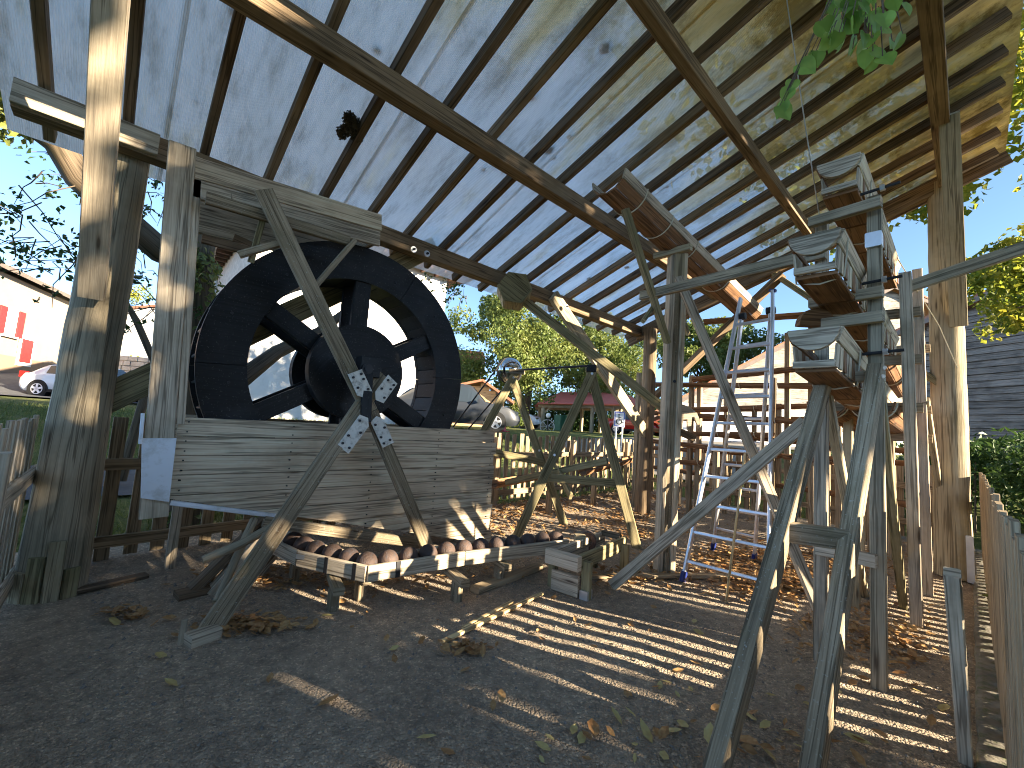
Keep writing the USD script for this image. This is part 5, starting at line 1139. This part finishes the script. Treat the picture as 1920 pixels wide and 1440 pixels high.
# bushes behind the left post and by the pink house
for i, (px, py, d, R, lab, n) in enumerate(((232, 600, 31, (1.6, 1.6, 2.2), 'tall yellow green climber on the rubble wall behind the left post', 9000), (113, 620, 33, (1.0, 1.0, 2.6), 'narrow green bush at the corner of the pink house', 7000), (262, 700, 27, (1.4, 1.2, .8), 'low plants along the foot of the rubble wall', 3500))):
    b_ = thing('climbing_bush', lab, 'bush', base_of(px, d)); cs, rr = clumps(ctr(px, py, d), R, 16, .8, 40 + i); g = Geo(); g.add(*leaves(cs, rr, n, .17, 50 + i)); g.build('foliage', 'leaf_lime' if i == 0 else 'leaf_green', b_)
# old tree with ivy close behind the wheel
ot = thing('ivy_tree', 'dark old tree with ivy on its trunk close behind the wheel', 'tree', (0.75, 5.95, 0))
TY = 6.0
tk = [V(0.70, 6.0, 0.0), aty(352, 850, TY), aty(365, 650, TY), aty(372, 480, TY), aty(395, 380, TY + .2), aty(420, 300, TY + .4)]
g = Geo(); tube(tk, [.24, .21, .19, .17, .14, .10], 14, g, wob=.06); g.build('trunk', 'bark', ot, smooth=True)
def limb_(pts, rs):
    g = Geo(); tube(pts, rs, 9, g, wob=.05); return g.build('limb', 'bark', ot, smooth=True)
limb_([aty(372, 500, TY), aty(300, 470, TY - .1), aty(210, 390, TY - .2), aty(150, 335, TY - .2), aty(110, 270, TY - .3), aty(60, 235, TY - .3), aty(-20, 150, TY - .3), aty(-110, 20, TY - .2)], [.15, .14, .13, .12, .11, .10, .09, .06])
limb_([aty(110, 272, TY - .3), aty(60, 130, TY - .5), aty(10, 60, TY - .6), aty(-40, -60, TY - .7)], [.05, .04, .03, .02])
limb_([aty(372, 760, TY + .1), aty(450, 712, TY + .3), aty(520, 660, TY + .5), aty(600, 622, TY + .8), aty(680, 560, TY + 1)], [.12, .12, .10, .08, .05])
limb_([aty(395, 380, TY + .2), aty(480, 300, TY + .6), aty(600, 150, TY + 1.2)], [.1, .07, .03])
limb_([V(0.1, 7.4, .35), aty(290, 680, 7.4), aty(255, 600, 7.4), aty(232, 560, 7.4), aty(222, 520, 7.3)], [.06, .05, .04, .025, .012])
r5 = np.random.default_rng(77)
g, gl = Geo(), Geo()
tw_c = []
for (px, py, dx, dy, n) in ((70, 440, 95, 60, 16), (110, 330, 70, 40, 6), (250, 370, 60, 60, 12), (270, 560, 55, 60, 16), (110, 500, 60, 40, 6), (850, 540, 70, 40, 14), (245, 470, 40, 40, 8)):
    for _ in range(n):
        Y0 = TY + r5.uniform(-.5, .6)
        a = aty(px + r5.normal(0, dx * .5), py + r5.normal(0, dy * .4), Y0); d = unit(r5.normal(size=3) + V(-.3, 0, -.2)); L = r5.uniform(.14, .38)
        m = a + d * L * .5 + r5.normal(0, .04, 3); e_ = a + d * L + V(0, 0, -.06)
        tube([a - d * L * .7, a, m, e_], [.006, .005, .004, .002], 5, g)
        for q in (0.3, .5, .65, .8, .95, 1.0): tw_c.append(a + (e_ - a) * q + r5.normal(0, .03, 3))
g.build('twig', 'twig', ot, smooth=True)
tw_c = np.array(tw_c); gl.add(*leaves(tw_c, np.full((len(tw_c), 3), .05), len(tw_c) * 2, .06, 12)); gl.build('leaves', 'leaf_dark', ot)
cs = np.array([tk[0] * (1 - q) + tk[3] * q for q in np.linspace(0.02, 1, 26)]) + r5.normal(0, .10, (26, 3))
g = Geo(); g.add(*leaves(cs, np.tile([[.22, .22, .25]], (26, 1)), 2600, .075, 14)); g.build('ivy', 'leaf_cover', ot)
cs, rr = clumps(aty(-10, 40, TY - .4), (.9, .6, .8), 14, .3, 15); g = Geo(); g.add(*leaves(cs, rr, 2600, .10, 16)); g.build('crown', 'leaf_green', ot)
# linden overhanging the roof from the right, its leaves showing through the sheets
lt = thing('linden_tree', 'linden in autumn yellow and green overhanging the right end of the roof', 'tree', (11.5, -4.2, 0))
g = Geo(); tube([V(11.5, -4.2, -.1), V(11.4, -4.1, 2), V(11.0, -3.8, 4.5), V(9.5, -3, 8.5)], [.28, .24, .2, .08], 14, g, wob=.04)
g.build('trunk', 'bark', lt, smooth=True)
g = Geo()
for q in ((9.5, -1.6, 5.0), (12.5, -.4, 4.2), (11.2, -.9, 4.0), (8, -1.5, 6.6), (13.5, -1.4, 4.4), (6.2, -.6, 6.9)): tube([V(11.2, -3.9, 4.0), (V(11.2, -3.9, 4.2) + V(*q)) / 2 + V(0, 0, .5), V(*q)], [.09, .06, .015], 7, g)
g.build('limb', 'bark', lt, smooth=True)
cs1, rr1 = clumps((12.2, -.75, 4.6), (2.2, .9, .75), 34, .42, 17); rq = np.random.default_rng(18)
cx2 = rq.uniform(1.7, 9.8, 130); cy2 = rq.uniform(-2.2, 1.95, 130); cz2 = roofz(cy2) + rq.uniform(.45, 1.7, 130)
cs2, rr2 = np.stack([cx2, cy2, cz2], 1), np.stack([rq.uniform(.35, .75, 130)] * 3, 1) * [1, 1, .6]
cs3, rr3 = clumps((10.0, -1.6, 6.9), (2.4, 1.5, 1.2), 26, .6, 19)
kk = cz2 - rr2[:, 2] > roofz(cy2) + .25; cs2, rr2 = cs2[kk], rr2[kk]
g = Geo(); g.add(*leaves(cs1, rr1, 5200, .115, 20, droop=.6, aspect=.85)); g.add(*leaves(cs2, rr2, 7500, .125, 21, aspect=.85)); g.add(*leaves(cs3, rr3, 4500, .125, 22, aspect=.85)); g.build('crown', 'leaf_lime', lt)
# the near spray of leaves hanging in under the roof at the top right
ns = thing('linden_branch', 'spray of big green leaves hanging under the roof at the top', 'branch', atd(1620, 20, 1.55))
r6 = np.random.default_rng(5)
def bigleaf(g, p, tip, nrm, s):
    t = unit(tip); n_ = unit(nrm - t * (nrm @ t)); b = np.cross(n_, t)
    out = [(0, 0), (.30, -.10), (.50, .12), (.52, .38), (.40, .66), (.20, .90), (0, 1.12), (-.20, .90), (-.40, .66), (-.52, .38), (-.50, .12), (-.30, -.10)]
    pts = [p + (b * x + t * y) * s + n_ * s * (.10 * abs(x) - .10 * y * y) for x, y in out] + [p + t * s * .45 - n_ * s * .05]
    k = len(out); g.add(pts, [(i, (i + 1) % k, k) for i in range(k)])
g = Geo(); stems = Geo()
hub_ = atd(1640, -160, 1.6)
spots = [(x, y, 1) for x, y in zip(r6.normal(1625, 42, 46), r6.normal(38, 40, 46))] + [(1575, 40, 1), (1560, 62, 1), (1520, 100, 0), (1500, 118, 0), (1488, 150, 0), (1480, 165, 0), (1470, 190, 0), (1462, 198, 0), (1530, 95, 0), (1640, 112, 1), (1655, 105, 1)]
for x, y, big in spots:
    if y > 125 and big: continue
    dpt = r6.uniform(1.4, 1.75) if big else 1.6
    p = atd(x, y, dpt); q = V(*(r6.normal(0, .5, 2)), -1); bigleaf(g, p, q, -mf + r6.normal(0, .55, 3), r6.uniform(.045, .075))
    st_ = p + (hub_ - p) * r6.uniform(.1, .3); tube([p, st_], [.0015, .002], 4, stems)
g.build('leaves', 'leaf_linden', ns)
for e_ in ((1620, 60), (1580, 50), (1475, 170)): tube([hub_, (hub_ + atd(*e_, 1.6)) / 2 + V(0, 0, .02), atd(*e_, 1.6)], [.006, .004, .0015], 6, stems)
stems.build('twig', 'twig', ns, smooth=True)
g = Geo(); cs = []
for px, py, r_ in MOSS:
    r0_ = ray(px, py); cs.append(CAM + r0_ * ((Z0 + S * PL - EYE) / (r0_[2] + S * r0_[1])) + ROOFN * .06)
g.add(*leaves(np.array(cs), np.array([[q[2]] * 3 for q in MOSS]), 1500, .028, 66, shell=.2)); g.build('moss_clump', 'bark', sh)
# laurel hedge and low cover to the right
lh = thing('laurel_hedge', 'glossy green laurel hedge before the dark barn', 'hedge', (12, -1, 0))
cs, rr = [], []
r7 = np.random.default_rng(8)
for _ in range(110):
    cs.append((r7.uniform(10.4, 13.2), r7.uniform(-5.5, 2.0), r7.uniform(.3, 1.75))); rr.append([.45, .45, .4])
g = Geo(); g.add(*leaves(np.array(cs), np.array(rr), 15000, .14, 23, aspect=.42)); g.build('foliage', 'leaf_laurel', lh)
g = Geo()
for _ in range(26): q = V(r7.uniform(10.5, 13), r7.uniform(-5, 1.8), 0); tube([q, q + V(r7.normal(0, .15), r7.normal(0, .15), 1.3)], [.02, .008], 5, g)
g.build('stem', 'bark', lh, smooth=True)
cv = Geo(); cs = np.stack([r7.uniform(3.5, 10.6, 260), r7.uniform(-3.2, -.35, 260), r7.uniform(.0, .12, 260)], 1); cs[:, 2] += np.clip((-1.6 - cs[:, 1]) * .25, 0, .3)
cv.add(*leaves(cs, np.tile([[.28, .28, .1]], (260, 1)), 16000, .075, 24)); cv.build('ground_cover', 'leaf_cover', label='low leafy ground cover outside the right picket fence', category='ground cover', kind='stuff')
# shade trees outside the picture towards the sun: they throw the dappled shade on the near half of the yard
def shade_tree(lab, base, c, R, n, rs, nl, seed):
    t = thing('shade_tree', lab, 'tree', base); base = V(*base); cc = V(*c)
    g = Geo(); tube([base, (base + cc) / 2, cc], [.3, .24, .1], 10, g); g.build('trunk', 'bark', t, smooth=True)
    cs, rr = clumps(cc, R, n, rs, seed); g = Geo(); g.add(*leaves(cs, rr, nl, .34, seed + 1, aspect=.8)); g.build('crown', 'leaf_dark', t)
shade_tree('broad shade tree standing out of sight behind the camera, nearest the right fence', (4.0, -13, 0), (4.15, -13, 4.6), (3.5, 2.6, 4.2), 110, .75, 12500, 61)
shade_tree('tall shade tree standing out of sight behind the camera', (0, -14, 0), (0.2, -14, 5.0), (4.2, 3, 4.8), 90, 1.1, 13500, 63)
shade_tree('shade tree standing out of sight farthest behind the camera', (-6, -14, 0), (-6, -14, 5.0), (4.2, 3, 5), 60, 1.2, 12000, 65)
shade_tree('high crowned shade tree standing out of sight beyond the right fence', (10.0, -13.5, 0), (9.1, -13, 7.35), (2.1, 2.0, 2.1), 70, .7, 5600, 67)

# ------------------------------------------------------------------ fallen leaves
def yz(x, y):
    x, y = np.asarray(x, float), np.asarray(y, float); return yard_z(x, y)
def ground_leaves(xy, size, seed, lift=0.0):
    r = np.random.default_rng(seed); n = len(xy)
    x, y = xy[:, 0], xy[:, 1]; z = yz(x, y) + .006 + lift * r.random(n)
    a = r.uniform(0, 2 * math.pi, n); s = size * r.uniform(.5, 1.25, n); curl = r.uniform(-.1, .4, n); tilt = r.normal(0, .25, n)
    t = np.stack([np.cos(a), np.sin(a), tilt], 1) * s[:, None]; b = np.stack([-np.sin(a), np.cos(a), r.normal(0, .3, n)], 1) * (s * r.uniform(.5, .85, n))[:, None]; up = np.array([0, 0, 1.0]) * (s * curl)[:, None]
    p = np.stack([x, y, z + s * .12], 1)
    pts = [p - t * .55 + up * .3, p - t * .15 + b * .42 + up * .5, p + t * .25 + b * .36 + up * .5, p + t * .62 + up * .45, p + t * .25 - b * .36 + up * .5, p - t * .15 - b * .42 + up * .5, p]
    v = np.stack(pts, 1).reshape(-1, 3); v[:, 2] = np.maximum(v[:, 2], yz(v[:, 0], v[:, 1]) + .003)
    i = np.arange(n)[:, None] * 7
    f = np.concatenate([i + [k, (k + 1) % 6, 6] for k in range(6)], 1).reshape(-1, 3)
    return v, f
r8 = np.random.default_rng(71)
pts = []
for (px, py, sx, sy, n) in ((1000, 955, 60, 12, 420), (1180, 968, 50, 9, 480), (1195, 1003, 34, 12, 330), (1130, 985, 50, 8, 200), (1370, 1045, 45, 14, 380), (1480, 1092, 70, 18, 900), (1420, 1040, 60, 14, 400), (1560, 1050, 60, 20, 500), (470, 1180, 45, 10, 150), (1450, 1095, 40, 10, 300), (950, 990, 60, 14, 300),
                            (560, 1090, 90, 14, 160), (700, 1080, 110, 14, 160), (1600, 1180, 60, 30, 220), (1330, 1080, 90, 14, 260), (250, 1160, 30, 8, 50), (870, 1225, 25, 6, 40), (1450, 1400, 110, 40, 18), (1260, 940, 90, 10, 500), (1180, 1085, 40, 10, 120), (1690, 1210, 40, 30, 120)):
    n = int(n * 1.1); q = np.array([atz(px + a, py + b)[:2] for a, b in zip(r8.normal(0, sx, n), r8.normal(0, sy, n)) if py + b > 925])
    pts.append(q)
pts.append(np.stack([r8.uniform(1.2, 9.2, 420), r8.uniform(.1, 5, 420)], 1))
pts.append(np.stack([r8.uniform(2.6, 9, 1100), r8.uniform(4.6, 5.3, 1100)], 1))
pts = np.vstack(pts); pts = pts[(pts[:, 0] > -.4) & (pts[:, 0] < 9.4) & (pts[:, 1] > .03) & (pts[:, 1] < 5.3)]
g = Geo(); g.add(*ground_leaves(pts, .060, 72, .025)); g.build('fallen_leaves', 'leaf_dry', label='drifts of dry orange brown leaves on the yard ground', category='fallen leaves', kind='stuff')
near = [(614, 1324), (738, 1225), (798, 1393), (1155, 1355), (924, 1330), (1030, 1390), (1075, 1382), (1090, 1395), (1112, 1380), (1018, 1412), (1015, 1432), (1182, 1346), (1178, 1310), (1270, 1312), (1295, 1300), (1212, 1385), (1232, 1388), (1190, 1405), (1280, 1370), (1262, 1378), (1305, 1250), (1250, 1285), (1237, 1295), (1345, 1332), (1300, 1362), (1330, 1385), (1190, 1430), (1245, 1425), (1100, 1432), (1408, 1350), (1445, 1310), (1435, 1368), (1500, 1295), (1517, 1328), (1480, 1380), (1500, 1410), (1400, 1402), (1770, 1335), (300, 1240), (214, 1172), (505, 1280), (612, 1160), (1302, 1168), (1310, 1190), (962, 1150), (1570, 1300), (1460, 1395), (1440, 1425), (1385, 1395), (1720, 1300), (1640, 1235), (1610, 1400), (840, 1418), (320, 1290)]
words = ['pale yellow', 'buff', 'tan', 'greenish yellow', 'light brown']
for k, (px, py) in enumerate(near):
    q = atz(px, py); v, f = ground_leaves(q[None, :2], .07 if k % 3 else .085, 900 + k)
    g = Geo(); g.add(v, f); g.build('yellow_leaf', 'leaf_yellow' if k % 4 else 'leaf_dry', label='single curled dry leaf lying apart from the drifts on the near ground', category='leaf', group='single fallen leaves on the near ground')
# loose pebbles
r9 = np.random.default_rng(91); n = 5200
x = r9.uniform(0, 5.5, n); y = r9.uniform(.1, 4.4, n); s = .0035 + .008 * r9.random(n) ** 4
oct_ = np.array([(1, 0, 0), (0, 1, 0), (-1, 0, 0), (0, -1, 0), (0, 0, 1), (0, 0, -1)], float); of = np.array([(0, 1, 4), (1, 2, 4), (2, 3, 4), (3, 0, 4), (1, 0, 5), (2, 1, 5), (3, 2, 5), (0, 3, 5)])
v = (oct_[None] * r9.uniform(.6, 1.3, (n, 6, 1))) * s[:, None, None] + np.stack([x, y, yz(x, y) + s * .3], 1)[:, None]
g = Geo(); g.add(v.reshape(-1, 3), (of[None] + (np.arange(n) * 6)[:, None, None]).reshape(-1, 3)); g.build('gravel', 'pebble', label='loose small stones on the yard ground', category='gravel', kind='stuff')
# dry twigs by the far fence
g = Geo()
for _ in range(90):
    q = V(r9.uniform(4.8, 9.2), r9.uniform(4.7, 5.35), .12); a = r9.uniform(0, 6.28); L = r9.uniform(.15, .6)
    tube([q, q + V(math.cos(a) * L, math.sin(a) * L * .4, r9.uniform(-.02, .12))], [.006, .003], 5, g)
g.build('dry_twigs', 'twig', smooth=True, label='dry twigs and stalks heaped along the far picket fence', category='twigs', kind='stuff')
